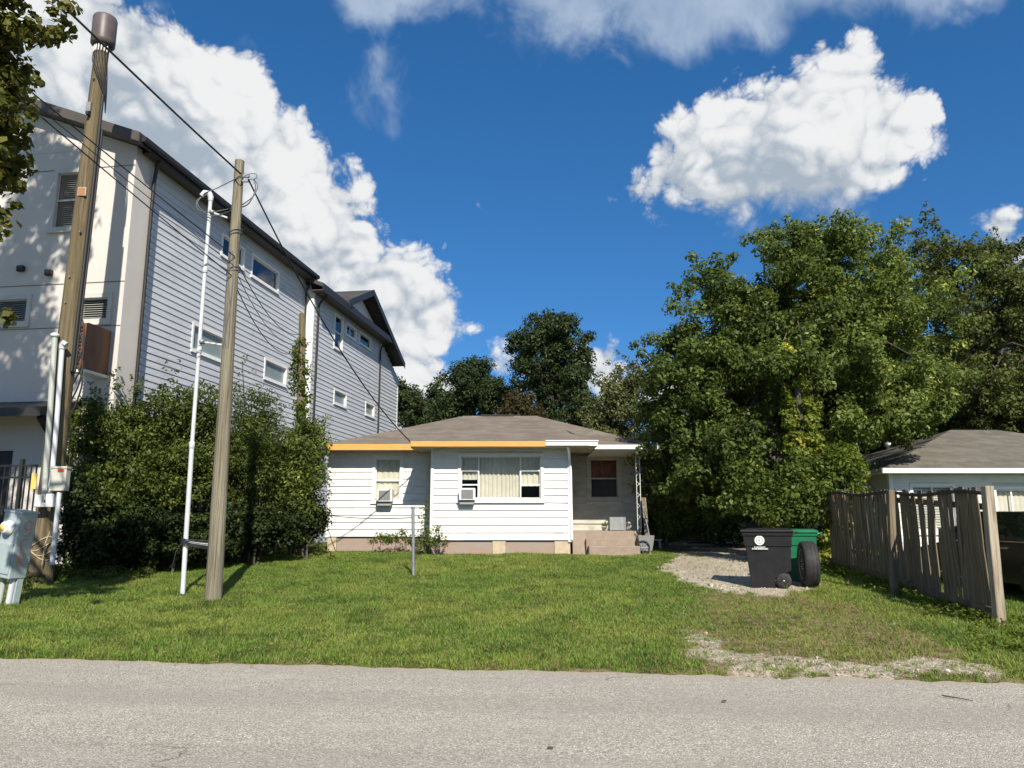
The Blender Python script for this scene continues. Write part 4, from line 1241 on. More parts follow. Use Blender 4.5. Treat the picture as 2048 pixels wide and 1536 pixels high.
# ------------------------------------------------------------------ the two tall townhouses
TA = Vector((math.sin(R(8.4)), math.cos(R(8.4)), 0)); TN = Vector((math.cos(R(8.4)), -math.sin(R(8.4)), 0)); TC = Vector((-9.35, 18.5, 0))
def TP(a, n, z):
    return TC + TA * a + TN * n + Z3 * z
def tbox(mb, a0, a1, n0, n1, z0, z1):
    return mb.obox(TP(a0, n0, z0), TA * (a1 - a0), TN * (n1 - n0), Z3 * (z1 - z0))
def on_side(px, py, n0):
    d = ray(px, py); k = (TC.dot(TN) + n0) / d.dot(Vector((TN.x, TN.y, 0)))
    p = d * k; q = p - TC
    return q.dot(TA), EYE + p.z
def on_front(px, py, a0):
    d = ray(px, py); k = (TC.dot(TA) + a0) / d.dot(Vector((TA.x, TA.y, 0)))
    p = d * k; q = p - TC
    return q.dot(TN), EYE + p.z

M['stucco_trim'] = plain('stucco_trim', (0.52, 0.51, 0.48), (0.48, 0.47, 0.44), 5, 0.6)
def build_townhouse():
    h = thing('townhouse', 'three-storey townhouse with cream stucco front and long grey lap-sided wall', 'house', TP(4, -3, 0.75))
    ze = 10.72
    W1 = 9.92
    wins = [(3.75, 5.05, 9.55, 10.14, 'pair'), (5.66, 7.56, 9.52, 10.17, None), (2.55, 4.35, 6.34, 7.02, None), (6.96, 8.58, 6.37, 6.96, None)]
    holes = [(w[0], w[1], w[2], w[3]) for w in wins]
    pad = [(a - 0.07, b + 0.07, c - 0.06, d + 0.06) for a, b, c, d in holes]
    O = TP(0, 0, 0)
    lap_wall(h, O, TA, TN, W1, 0.8, ze, 0.178, M['lap_grey'], pad, 0.025, jitter=0.0025, join=0.31)
    w = MB(); holed_wall(w, O, TA, TN, W1, 0.7, ze, holes)
    tbox(w, 0, W1, -9.2, -9.0, 0.7, ze); tbox(w, W1 - 0.12, W1, -9.0, -0.13, 0.7, ze)
    for zf in (4.0, 7.6):
        tbox(w, -0.5, W1 - 0.14, -8.99, -0.14, zf, zf + 0.25)
    tbox(w, 0.2, W1 - 0.3, -2.6, -2.5, 0.7, ze)
    w.build('side_wall', M['lap_grey'], h)
    for a, b, c, d, k in wins:
        lowr = d < 8
        window(h, O, TA, TN, a, b, c, d, 0.075, 'trim_white', 0.035, True, muntin=((a + b) / 2,) if k else (), blind=None if lowr else (0.075, 0.03), glass='matte_glass' if lowr else 'coated_glass')
    # stucco front block
    FO = TP(-0.7, -8.6, 0)
    fw = [(-3.6, -2.42, 6.34, 6.93), (-1.98, -1.22, 8.72, 10.18), (-1.02, -0.25, 6.32, 6.88)]
    door = (-3.3, -2.35, 0.75, 3.2)
    fh = [(a + 8.6, b + 8.6, c, d) for a, b, c, d in fw]
    w = MB(); holed_wall(w, FO, TN, -TA, 8.72, 0.6, 10.75, fh + [(door[0] + 8.6, door[1] + 8.6, door[2], door[3])], 0.2)
    w.prism([TP(-0.705, -8.6, 10.75), TP(-0.705, 0.12, 10.75), TP(-0.705, -4.2, 12.4)], TA * 0.2)
    w.build('front_wall', M['stucco'], h)
    MB().obox(TP(-0.50, 0.0, 0.6), TA * 0.52, TN * 0.12, Z3 * 10.1).build('return_wall', M['stucco'], h)
    for k, (a, b, c, d) in enumerate(fh):
        window(h, FO, TN, -TA, a, b, c, d, 0.10, 'stucco', 0.03, True, sash=(c + d) / 2 if d - c > 1 else None, blind=(0.055, 0.012, 'blind'), frame_mat='stucco_trim')
    for z in (4.35, 6.15, 7.25, 10.25):                      # reveals in the stucco
        MB().obox(TP(-0.708, -8.6, z), TN * 8.72, -TA * -0.004, Z3 * 0.014).build('control_joint', M['bronze_trim'], h)
    # dark door under an awning
    dr = MB().obox(TP(-0.62, door[0], door[2]), TN * (door[1] - door[0]), TA * 0.05, Z3 * (door[3] - door[2])).build('door', M['dark_trim'], h)
    MB().obox(TP(-0.70, door[1] - 0.12, 1.7), TN * 0.03, -TA * 0.06, Z3 * 0.2).build('handle', M['steel'], dr)
    n1, z1 = on_front(86, 812, -1.9)
    aw = MB(); aw.prism([TP(-0.70, -6.5, 4.35), TP(-0.70, -6.5, 4.2), TP(-1.95, -6.5, z1 - 0.22), TP(-1.95, -6.5, z1 - 0.02)], TN * (n1 + 6.5))
    a_ = aw.build('awning', M['dark_trim'], h)
    for nn in (n1 - 0.12, n1 - 2.6):
        MB().bar(TP(-1.80, nn, z1 - 0.2), TP(-0.72, nn, z1 - 1.25), 0.12, 0.14).build('bracket', M['dark_trim'], a_)
        MB().bar(TP(-0.74, nn, z1 - 1.6), TP(-0.74, nn, 4.2), 0.12, 0.08).build('bracket', M['dark_trim'], a_)
    # projecting brown louvred bay beside the tall pole
    nb0, _ = on_front(150, 690, -1.5); nb1 = -0.09; zb0, zb1 = 4.93, 6.02
    b = bevel(MB().obox(TP(-1.5, nb0, zb0), TN * (nb1 - nb0), TA * 0.79, Z3 * (zb1 - zb0)).build('projecting_bay', M['brown_panel'], h, label='brown metal bay projecting from the stucco front'), 0.01)
    for i in range(12):
        z = zb0 + 0.04 + i * 0.085
        MB().obox(TP(-1.53, nb0, z), TN * (nb1 - nb0 - 0.14), TA * 0.03, Z3 * 0.03).build('louvre', M['dark_trim'], b)
    tbox(MB(), -1.55, -0.71, nb0 - 0.05, nb1 + 0.04, zb0 - 0.06, zb0 - 0.001).build('ledge', M['trim_white'], b)
    # vents on the stucco
    for px, py in ((42, 537), (98, 545)):
        n, z = on_front(px, py, -0.75)
        bevel(MB().obox(TP(-0.82, n - 0.09, z - 0.08), TN * 0.18, TA * 0.115, Z3 * 0.15).build('vent_hood', M['dark_trim'], h), 0.02)
    # corner trim and downspout
    MB().obox(TP(0.005, -0.01, 0.7), TA * 0.11, TN * 0.045, Z3 * (ze - 0.75)).build('corner_trim', M['lap_grey'], h)
    MB().tube([TP(-0.06, 0.30, ze - 0.05), TP(-0.05, 0.24, ze - 0.35), TP(-0.04, 0.20, ze - 0.7), TP(-0.04, 0.20, 0.8)], 0.045, 8).build('downspout', M['dark_trim'], h)
    MB().tube([TP(W1 - 0.1, 0.26, ze - 0.1), TP(W1 - 0.1, 0.08, ze - 0.5), TP(W1 - 0.1, 0.07, 0.8)], 0.04, 8).build('downspout', M['dark_trim'], h)
    # roof: gable with the ridge running back from the street
    sl = 0.38
    def slab(n_e, n_r, name):
        z_e, z_r = ze + 0.06, ze + 0.06 + sl * abs(n_r - n_e)
        MB().hexa([TP(-1.08, n_e, z_e), TP(W1 + 0.1, n_e, z_e), TP(W1 + 0.1, n_r, z_r), TP(-1.08, n_r, z_r), TP(-1.08, n_e, z_e + 0.14), TP(W1 + 0.1, n_e, z_e + 0.14), TP(W1 + 0.1, n_r, z_r + 0.14), TP(-1.08, n_r, z_r + 0.14)]).build(name, M['shingle_dark'], h)
    slab(0.42, -4.3, 'roof'); slab(-9.2, -4.3, 'roof')
    tbox(MB(), -1.06, W1 + 0.08, 0.40, 0.43, ze - 0.10, ze + 0.13).build('eave_fascia', M['dark_trim'], h)
    g = MB(); g.prism([TP(-1.0, 0.44, ze + 0.10), TP(-1.0, 0.44, ze), TP(-1.0, 0.48, ze - 0.03), TP(-1.0, 0.55, ze), TP(-1.0, 0.56, ze + 0.10)], TA * (W1 + 1.0)); g.build('gutter', M['dark_trim'], h)
    tbox(MB(), -0.48, W1, 0.0, 0.40, ze - 0.06, ze - 0.03).build('soffit', M['bronze_trim'], h)
    MB().hexa([TP(-1.10, 0.43, ze - 0.06), TP(-1.06, 0.43, ze - 0.06), TP(-1.06, -4.3, ze - 0.06 + sl * 4.73), TP(-1.10, -4.3, ze - 0.06 + sl * 4.73), TP(-1.10, 0.43, ze + 0.19), TP(-1.06, 0.43, ze + 0.19), TP(-1.06, -4.3, ze + 0.19 + sl * 4.73), TP(-1.10, -4.3, ze + 0.19 + sl * 4.73)]).build('rake_fascia', M['bronze_trim'], h)
    MB().hexa([TP(-1.06, 0.40, ze - 0.06), TP(-0.705, 0.40, ze - 0.06), TP(-0.705, -4.3, ze - 0.06 + sl * 4.73), TP(-1.06, -4.3, ze - 0.06 + sl * 4.73), TP(-1.06, 0.40, ze - 0.03), TP(-0.705, 0.40, ze - 0.03), TP(-0.705, -4.3, ze - 0.03 + sl * 4.73), TP(-1.06, -4.3, ze - 0.03 + sl * 4.73)]).build('rake_soffit', M['bronze_trim'], h)
    return h

def build_rear_townhouse():
    h = thing('townhouse', 'grey lap-sided townhouse with a small cross gable behind the stucco one', 'house', TP(15, -3, 0.8))
    n0, a0, a1, ze = 0.30, 10.0, 21.2, 10.32
    O = TP(a0, n0, 0)
    def S(px, py): a, z = on_side(px, py, n0); return a - a0, z
    rects = []
    for (p, q) in (((669, 632), (684, 698)), ((692, 651), (711, 677)), ((719, 667), (741, 697)), ((668, 782), (691, 811)), ((731, 807), (747, 832))):
        (x0, z1), (x1, z0) = S(*p), S(*q)
        x0, zz = S(p[0], (p[1] + q[1]) / 2 - 8); x1, zz2 = S(q[0], (p[1] + q[1]) / 2 + 6)
        zc = S((p[0] + q[0]) / 2, (p[1] + q[1]) / 2)[1]
        hh = {66: 1.35, 26: 0.42, 30: 0.45, 29: 0.5, 25: 0.5}[q[1] - p[1]]
        rects.append((x0, x1, zc - hh / 2, zc + hh / 2))
    pad = [(a - 0.07, b + 0.07, c - 0.06, d + 0.06) for a, b, c, d in rects]
    L = 18.0 - a0
    lap_wall(h, O, TA, TN, L, 0.8, ze, 0.178, M['lap_grey'], pad, 0.025, jitter=0.0025, join=0.23)
    w = MB(); holed_wall(w, O, TA, TN, L, 0.7, ze, rects)
    tbox(w, a0 - 0.0, a0 + 0.12, -9.0, n0 - 0.13, 0.7, ze + 0.2)
    tbox(w, a0 + 0.3, a1 - 0.4, -2.5, -2.4, 0.7, ze)
    tbox(w, a0 + 0.13, a1 - 0.13, -2.39, n0 - 0.14, 7.7, 7.9)
    tbox(w, a1 - 0.12, a1, -9.0, n0 - 0.13, 0.7, 9.0)
    w.build('side_wall', M['lap_grey'], h)
    for k, (a, b, c, d) in enumerate(rects):
        window(h, O, TA, TN, a, b, c, d, 0.07, 'trim_white', 0.035, True, sash=(c + d) / 2 if k == 0 else None, muntin=((a + b) / 2,) if k == 1 else (), blind=None if d < 8 else (0.08, 0.03), glass='matte_glass' if d < 8 else 'coated_glass')
    # last stretch under the sloping rake
    gp, gz_, gf, gb = 15.3, 11.78, 12.3, 20.5
    sl_b = (gz_ - 9.45) / (gb - gp)
    O2 = TP(18.0, n0, 0)
    rows = int((ze - 0.8) / 0.178)
    for i in range(rows):
        z0 = 0.8 + i * 0.178
        aend = min(a1 - 18.0, gp + (gz_ - z0 - 0.3) / sl_b - 18.0)
        if aend > 0.3:
            P = lambda a, n, z: O2 + TA * a + TN * n + Z3 * z
            MB().hexa([P(0.01, .028, z0), P(aend, .028, z0), P(aend, -.002, z0), P(0.01, -.002, z0), P(0.01, .005, z0 + .19), P(aend, .005, z0 + .19), P(aend, -.002, z0 + .19), P(0.01, -.002, z0 + .19)]).build('siding_board', M['lap_grey'], h)
    w = MB(); w.prism([TP(18.0, n0 - .004, 0.7), TP(a1, n0 - .004, 0.7), TP(a1, n0 - .004, 9.0), TP(18.0, n0 - .004, 10.35)], TN * -0.12); w.build('rear_wall', M['lap_grey'], h)
    # front return of this wall, seen past the first house
    MB().obox(TP(a0 - 0.02, 0.0, 0.7), TA * 0.02, TN * (n0 + 0.02), Z3 * (ze - 0.7)).build('corner_trim', M['trim_white'], h)
    MB().obox(TP(a0, n0 + 0.002, 0.7), TA * 0.10, TN * 0.03, Z3 * (ze - 0.7)).build('corner_trim', M['trim_white'], h)
    MB().obox(TP(a1 - 0.1, n0 + 0.002, 0.7), TA * 0.10, TN * 0.03, Z3 * 8.3).build('corner_trim', M['trim_white'], h)
    for a in (a0 + 0.35, 18.0):
        MB().tube([TP(a, n0 + 0.45, ze - 0.02), TP(a, n0 + 0.12, ze - 0.45), TP(a, n0 + 0.08, ze - 0.6), TP(a, n0 + 0.08, 0.8)], 0.045, 8).build('downspout', M['dark_trim'], h)
    # gable end wall
    g = MB(); g.prism([TP(gf + 0.4, n0 - 0.01, ze + 0.02), TP(18.6, n0 - 0.01, ze + 0.02), TP(gp, n0 - 0.01, gz_ - 0.22)], TN * -0.12); g.build('gable_wall', M['trim_white'], h)
    # eave roof
    e = MB().hexa([TP(a0 - 0.35, 0.82, ze), TP(gf + 1.2, 0.82, ze), TP(gf + 1.2, -3.5, ze + 1.7), TP(a0 - 0.35, -3.5, ze + 1.7), TP(a0 - 0.35, 0.82, ze + 0.15), TP(gf + 1.2, 0.82, ze + 0.15), TP(gf + 1.2, -3.5, ze + 1.85), TP(a0 - 0.35, -3.5, ze + 1.85)])
    e.build('roof', M['shingle_dark'], h)
    tbox(MB(), a0 - 0.35, 18.4, 0.80, 0.84, ze - 0.16, ze + 0.10).build('eave_fascia', M['dark_trim'], h)
    tbox(MB(), a0 - 0.30, 18.4, n0, 0.80, ze - 0.12, ze - 0.09).build('soffit', M['bronze_trim'], h)
    tbox(MB(), gf + 1.2, 18.4, n0, 0.82, ze - 0.088, ze + 0.10).build('eave_roof', M['shingle_dark'], h)
    # cross gable, ridge square to the wall
    def gslab(af, zf, name):
        MB().hexa([TP(af, 0.86, zf), TP(gp, 0.86, gz_), TP(gp, -6, gz_), TP(af, -6, zf), TP(af, 0.86, zf + 0.14), TP(gp, 0.86, gz_ + 0.14), TP(gp, -6, gz_ + 0.14), TP(af, -6, zf + 0.14)]).build(name, M['shingle_dark'], h)
        dirv = (1 if af > gp else -1)
        MB().hexa([TP(af, 0.865, zf - 0.13), TP(gp, 0.865, gz_ - 0.13), TP(gp, 0.89, gz_ - 0.13), TP(af, 0.89, zf - 0.13), TP(af, 0.865, zf + 0.16), TP(gp, 0.865, gz_ + 0.16), TP(gp, 0.89, gz_ + 0.16), TP(af, 0.89, zf + 0.16)]).build('rake_fascia', M['dark_trim'], h)
    gslab(gf, ze + 0.1, 'gable_roof'); gslab(gb, 9.45, 'gable_roof')
    # little lamp on the wall
    p = on_side(583, 700, 0.0)
    MB().obox(TP(p[0], 0.02, p[1]), TA * 0.1, TN * 0.12, Z3 * 0.18).build('wall_lamp', M['dark_trim'], h)
    return h
build_townhouse(); build_rear_townhouse()

def iron_fence():
    """entrance fence of the townhouse"""
    base = TP(-2.2, -1.55, 0.55)
    t = thing('iron_fence', 'black iron picket fence by the townhouse entrance', 'fence', base)
    n0, n1 = -5.2, -0.42
    for z in (0.85, 2.45, 2.70):
        MB().obox(TP(-2.2, n0, z), TN * (n1 - n0), TA * 0.03, Z3 * 0.04).build('rail', M['iron'], t)
    i = 0; n = n0
    while n < n1 + 0.01:
        big = i % 9 == 8
        w = 0.07 if big else 0.024
        MB().obox(TP(-2.2 - w / 2 + .015, n, 0.5), TN * w, TA * w, Z3 * (2.36 if big else 2.20)).build('post' if big else 'picket', M['iron'], t)
        n += 0.125; i += 1
    # yellow notice and small white box fixed on it: their own things
    p = at(64, 962, 15.9)
    s = MB().box((p.x - 0.05, 15.95, p.z - 0.16), (p.x + 0.06, 15.965, p.z + 0.16)).build('notice', M['yellow'], None, loc=(p.x, 15.95, p.z))
    tag(s, 'small yellow notice on the iron fence beside the tall pole', 'notice')
iron_fence()

# ------------------------------------------------------------------ poles, conduits and meters
def ring_loop(c, rx, rz, n=12, a0=0.0, a1=2 * math.pi, y=0.0):
    return [Vector((c[0] + rx * math.cos(a0 + (a1 - a0) * k / n), c[1] + y * k / n, c[2] + rz * math.sin(a0 + (a1 - a0) * k / n))) for k in range(n + 1)]

def pole_mesh(base, top, r0, r1, seed, n=20, seg=26):
    r = random.Random(seed); base, top = Vector(base), Vector(top)
    path, rad = [], []
    for i in range(seg + 1):
        t = i / seg
        path.append(base.lerp(top, t) + Vector((math.sin(2.2 * t + seed), math.cos(3 * t + seed), 0)) * 0.02)
        rad.append((r0 + (r1 - r0) * t) * (1 + r.uniform(-0.012, 0.012)) * (1.06 if i == 0 else 1))
    return MB().tube(path, rad, n)

def tall_pole():
    Y = 15.5
    bx = at(84, 1132, Y).x; bz = gz(bx, Y)
    tp = at(205, 95, Y)
    B, Tt = Vector((bx, Y, bz - 0.3)), Vector((tp.x, Y, tp.z))
    t = thing('utility_pole', 'tall weathered utility pole with a brown metal shroud on its top', 'utility pole', (bx, Y, bz))
    pole_mesh(B, Tt, 0.225, 0.145, 3).build('shaft', M['pole_wood'], t)
    sh = MB(); sh.lathe(Tt + Z3 * 0.02, [(0.20, 0.0), (0.245, 0.03), (0.25, 0.12), (0.25, 0.66), (0.235, 0.70), (0.20, 0.705)], n=28)
    sh.build('shroud', M['brown_metal'], t)
    sh = MB(); sh.lathe(Tt + Z3 * -0.02, [(0.17, 0.0), (0.19, 0.015), (0.19, 0.038)], n=20); sh.build('shroud_base', M['dark_trim'], t)
    for k in range(7):
        a = -2.6 + k * 0.36
        c = Tt + Vector((0.165 * math.cos(a), 0.165 * math.sin(a), -0.10))
        MB().lathe(c, [(0.008, -0.07), (0.016, -0.06), (0.014, 0.0), (0.018, 0.02), (0.012, 0.08)], n=8).build('insulator', M['print_white'], t)
        pts = [c - Z3 * 0.07]
        for j in range(1, 9):
            f = j / 8
            p = Tt.lerp(B, 0.012 + f * 0.11)
            aa = a + (0.5 - a) * f
            rr = 0.165 + 0.012 * f + 0.015
            pts.append(p + Vector((rr * math.cos(aa), rr * math.sin(aa), -0.08)))
        MB().tube(pts, 0.011, 5).build('lead', M['cable'], t)
    # cable bundle down the right side
    bun = []
    for j in range(24):
        f = 0.10 + 0.52 * j / 23
        p = Tt.lerp(B, f); rr = 0.157 + 0.08 * f + 0.02
        bun.append(p + Vector((rr * 0.90, -rr * 0.42 + 0.02 * math.sin(7 * f), 0)))
    MB().tube(bun, 0.034, 7).build('riser_cable', M['cable'], t)
    MB().tube([p + Vector((0.03, 0.06, 0)) for p in bun[3:]], 0.026, 6).build('riser_cable', M['cable'], t)
    # slack loops where the cables turn off
    for k in range(4):
        f = 0.53 + 0.03 * k
        p = Tt.lerp(B, f); rr = 0.2
        MB().tube(flow([p + Vector((rr, -.03, .2)), p + Vector((rr + .13 + .03 * k, -.08, -.15)), p + Vector((rr + .16, -.08, -.6)), p + Vector((rr + .02, -.05, -.95))]), 0.018, 6).build('cable_loop', M['cable'], t)
    # markings and fittings
    def plate(px, py, w, h, mat, name, push=0.0):
        q = at(px, py, Y); f = (Tt.z - q.z) / (Tt.z - B.z); c = Tt.lerp(B, f); rr = 0.155 + 0.08 * f
        return bevel(MB().box((q.x - w / 2, Y - rr - 0.012 - push, q.z - h / 2), (q.x + w / 2, Y - rr * 0.82, q.z + h / 2)).build(name, M[mat], t), 0.003)
    plate(173, 390, 0.17, 0.19, 'box_beige', 'tag_backing')
    plate(173, 390, 0.15, 0.17, 'tag_brown', 'tag', 0.004)
    plate(186, 222, 0.10, 0.22, 'galv', 'bracket', 0.02); plate(186, 237, 0.06, 0.06, 'cable', 'bolt', 0.08)
    for px, py in ((150, 560), (142, 610), (170, 470), (195, 165)):
        plate(px, py, 0.03, 0.03, 'galv', 'bolt', 0.02)
    # two conduit risers
    def riser(pts, r, mat):
        P = [at(px, py, yy) for px, py, yy in pts]
        return MB().tube(P, r, 10).build('conduit_riser', M[mat], t)
    riser([(110, 676, 15.22), (99, 840, 15.16), (88, 1000, 15.14)], 0.055, 'pvc_old')
    q = at(110, 672, 15.22); MB().lathe(q - Z3 * 0.03, [(0.06, 0), (0.085, 0.02), (0.085, 0.07), (0.03, 0.10)], n=14).build('riser_cap', M['pvc'], t)
    riser([(124, 700, 15.16), (113, 850, 15.10), (101, 985, 15.08)], 0.048, 'pvc')
    q = at(124, 694, 15.16); MB().tube([q - Z3 * .04, q + Z3 * .03, q + Vector((.04, -.02, .08)), q + Vector((.10, -.02, .04))], [.055, .06, .06, .05], 10).build('riser_cap', M['pvc'], t)
    p = at(92, 1000, 15.06)
    bevel(MB().box((p.x - 0.20, 15.0, p.z - 0.14), (p.x - 0.06, 15.12, p.z + 0.10)).build('bracket_box', M['pvc'], t), 0.012)
    bevel(MB().box((p.x + 0.02, 15.0, p.z - 0.14), (p.x + 0.17, 15.12, p.z + 0.12)).build('bracket_box', M['pvc'], t), 0.012)
    MB().box((p.x - 0.06, 15.03, p.z - 0.13), (p.x + 0.02, 15.11, p.z - 0.05)).build('bracket_box', M['pvc'], t)
    # terminal box with a red label and its own conduit
    c0, c1 = at(99, 982, 14.98), at(136, 934, 14.98)
    bx_ = bevel(MB().box((c0.x, 14.94, c0.z), (c1.x, 15.10, c1.z)).build('terminal_box', M['box_beige'], t), 0.012, 2)
    MB().box((c0.x - 0.012, 14.925, c1.z - 0.03), (c1.x + 0.012, 15.11, c1.z + 0.012)).build('lid', M['box_beige'], bx_)
    q = at(122, 941, 14.93); MB().box((q.x - 0.07, 14.932, q.z - 0.028), (q.x + 0.06, 14.9385, q.z + 0.028)).build('warning_label', M['red_label'], bx_)
    MB().tube([at(119, 984, 15.02), at(112, 1050, 15.0), at(104, 1130, 14.98)], 0.045, 10).build('conduit_riser', M['pvc'], t)
    # old rope and staples round the foot
    for k in range(4):
        zc = bz + 0.55 + 0.09 * k
        MB().tube([Vector((bx + .245 * math.cos(a), Y + .245 * math.sin(a), zc + 0.09 * math.sin(2 * a + k))) for a in np.linspace(math.pi * 1.02, math.pi * 1.95, 12)], 0.012, 5).build('rope', M['rope'], t)
    MB().tube([at(100, 1063, 15.2), at(90, 1088, 15.2), at(84, 1130, 15.22)], 0.012, 5).build('rope', M['rope'], t)
    return Tt, B
M['tag_brown'] = plain('tag_brown', (0.34, 0.16, 0.07), None, 5, 0.6)
M['rope'] = plain('rope', (0.46, 0.38, 0.26), (0.36, 0.29, 0.19), 20, 0.9)
POLE1 = tall_pole()

def service_pole():
    Yb = on_ground(424, 1202)
    bx, Y, bz = Yb
    tp = at(481, 322, Y)
    B, Tt = Vector((bx, Y, bz - 0.25)), Vector((tp.x, Y, tp.z))
    t = thing('service_pole', 'shorter grey wooden service pole with a white conduit mast strapped to it', 'utility pole', (bx, Y, bz))
    pole_mesh(B, Tt, 0.140, 0.082, 8).build('shaft', M['pole_wood_grey'], t)
    for px, py in ((452, 545), (460, 470)):
        q = at(px, py, Y); f = (Tt.z - q.z) / (Tt.z - B.z); c = Tt.lerp(B, f); rr = 0.103 + 0.042 * f
        for dz in (0, 0.06):
            MB().tube([c + Vector((rr * math.cos(a), rr * math.sin(a), dz + 0.04 * math.cos(a))) for a in np.linspace(0, 2 * math.pi, 17)], 0.009, 5).build('wire_wrap', M['cable_grey'], t)
    # dead-end clamps at the top
    q = Tt - Z3 * 0.32
    bevel(MB().box((q.x + 0.08, Y - 0.07, q.z - 0.03), (q.x + 0.20, Y - 0.03, q.z + 0.03)).build('clamp', M['galv'], t), 0.006)
    bevel(MB().box((q.x + 0.06, Y - 0.08, q.z - 0.12), (q.x + 0.22, Y - 0.04, q.z - 0.08)).build('clamp', M['galv'], t), 0.006)
    # wires tied to the front of the shaft
    for k in range(3):
        pts = []
        for j in range(14):
            f = 0.22 + 0.22 * j / 13
            c = Tt.lerp(B, f); rr = 0.103 + 0.042 * f + 0.008
            a = -1.7 + 0.5 * math.sin(5 * f * 3 + k * 1.7)
            pts.append(c + Vector((rr * math.cos(a), rr * math.sin(a), 0)))
        MB().tube(pts, 0.008, 5).build('ground_wire', M['cable_grey'], t)
    return Tt, B
POLE2 = service_pole()

def conduit_mast():
    P2t, P2b = POLE2
    g = on_ground(365, 1191)
    Y = g.y
    t = thing('conduit_mast', 'slim white conduit mast with weatherhead standing beside the service pole', 'conduit', g)
    pts = [(365, 1193), (371, 1090), (384, 890), (398, 700), (410, 540), (421, 402)]
    P = [at(px, py, Y) for px, py in pts]; P[0].z = g.z - 0.05
    MB().tube(P[:3], 0.042, 12).build('lower_pipe', M['pvc'], t)
    MB().tube([P[2], P[3], P[4], P[5]], 0.036, 12).build('upper_pipe', M['pvc'], t)
    for q in (P[2], P[3], P[4]):
        MB().lathe(q - Z3 * 0.06, [(0.045, 0), (0.05, 0.01), (0.05, 0.11), (0.045, 0.12)], n=14).build('coupling', M['pvc'], t)
    w = P[5]
    MB().tube([w, w + Z3 * 0.08, w + Vector((-0.03, 0, 0.15)), w + Vector((-0.12, -0.02, 0.16)), w + Vector((-0.17, -0.03, 0.09))], [.045, .055, .06, .055, .045], 10).build('weatherhead', M['pvc'], t)
    # stand-off arms to the wooden pole
    for (px, py, ex, ey) in ((424, 425, 455, 436), (404, 684, 444, 690), (372, 1084, 418, 1090)):
        a, b = at(px, py, Y), at(ex, ey, Y)
        MB().tube([a, b], 0.022, 8).build('standoff_arm', M['pvc'], t)
        MB().lathe(a - Z3 * 0.035, [(0.05, 0), (0.056, 0.01), (0.056, 0.06), (0.05, 0.07)], n=12).build('clamp', M['galv'], t)
    # black wire lashings round both at knee height
    c0 = at(371, 1088, Y); c1 = at(426, 1094, Y)
    for k in range(5):
        z = -0.03 + k * 0.028
        pts = [c0 + Vector((-0.06, -0.05, z + .02)), c0.lerp(c1, .5) + Vector((0, -0.12, z * .8)), c1 + Vector((0.1, -0.17, z - .02)), c1 + Vector((0.15, 0.05, z - .02)), c1 + Vector((0.05, 0.2, z)), c0 + Vector((-0.05, 0.07, z)), c0 + Vector((-0.06, -0.05, z + .02))]
        MB().tube(flow(pts), 0.008, 5).build('lashing', M['cable'], t)
    MB().tube(flow([c0 + Vector((-.05, -.05, 0)), c0 + Vector((-.12, -.08, -.12)), c0 + Vector((-.15, -.1, -.32)), c0 + Vector((-.21, -.1, -.40))]), 0.007, 5).build('loose_end', M['cable'], t)
    # conductors looping from the weatherhead to the pole
    e = P2t - Z3 * 0.35 + Vector((0.1, -0.1, 0))
    w2 = w + Vector((-0.16, -0.03, 0.08))
    MB().tube(flow([w2, w2 + Vector((-.08, -.03, -.12)), w2 + Vector((-.02, -.05, -.3)), w2 + Vector((.25, -.1, -.36)), w2 + Vector((.6, -.12, -.30)), e + Vector((.12, -.02, -.55)), e + Vector((.24, 0, -.25)), e + Vector((.2, 0, -.05))]), 0.011, 6).build('drip_loop', M['cable_grey'], t)
    MB().tube(flow([w2, w2 + Vector((.1, -.05, .06)), w2 + Vector((.3, -.06, .14)), e + Vector((-.1, -.04, -.06)), e]), 0.009, 6).build('drip_loop', M['cable_grey'], t)
    MB().tube(flow([w2, w2 + Vector((-.05, -.05, -.18)), w2 + Vector((.2, -.1, -.42)), w2 + Vector((.55, -.13, -.38)), e + Vector((.16, -.02, -.45)), e + Vector((.28, 0, -.2)), e + Vector((.2, 0, -.05))]), 0.009, 6).build('drip_loop', M['cable_grey'], t)
    MB().tube(flow([e + Vector((.02, 0, 0)), e + Vector((.14, -.01, .05)), e + Vector((.25, -.02, .03)), e + Vector((.24, -.02, -.05)), e + Vector((.1, 0, -.06))]), 0.007, 5).build('drip_loop', M['cable_grey'], t)
conduit_mast()

def sag(a, b, s, n=24):
    a, b = Vector(a), Vector(b)
    return [a.lerp(b, i / n) - Z3 * s * 4 * (i / n) * (1 - i / n) for i in range(n + 1)]

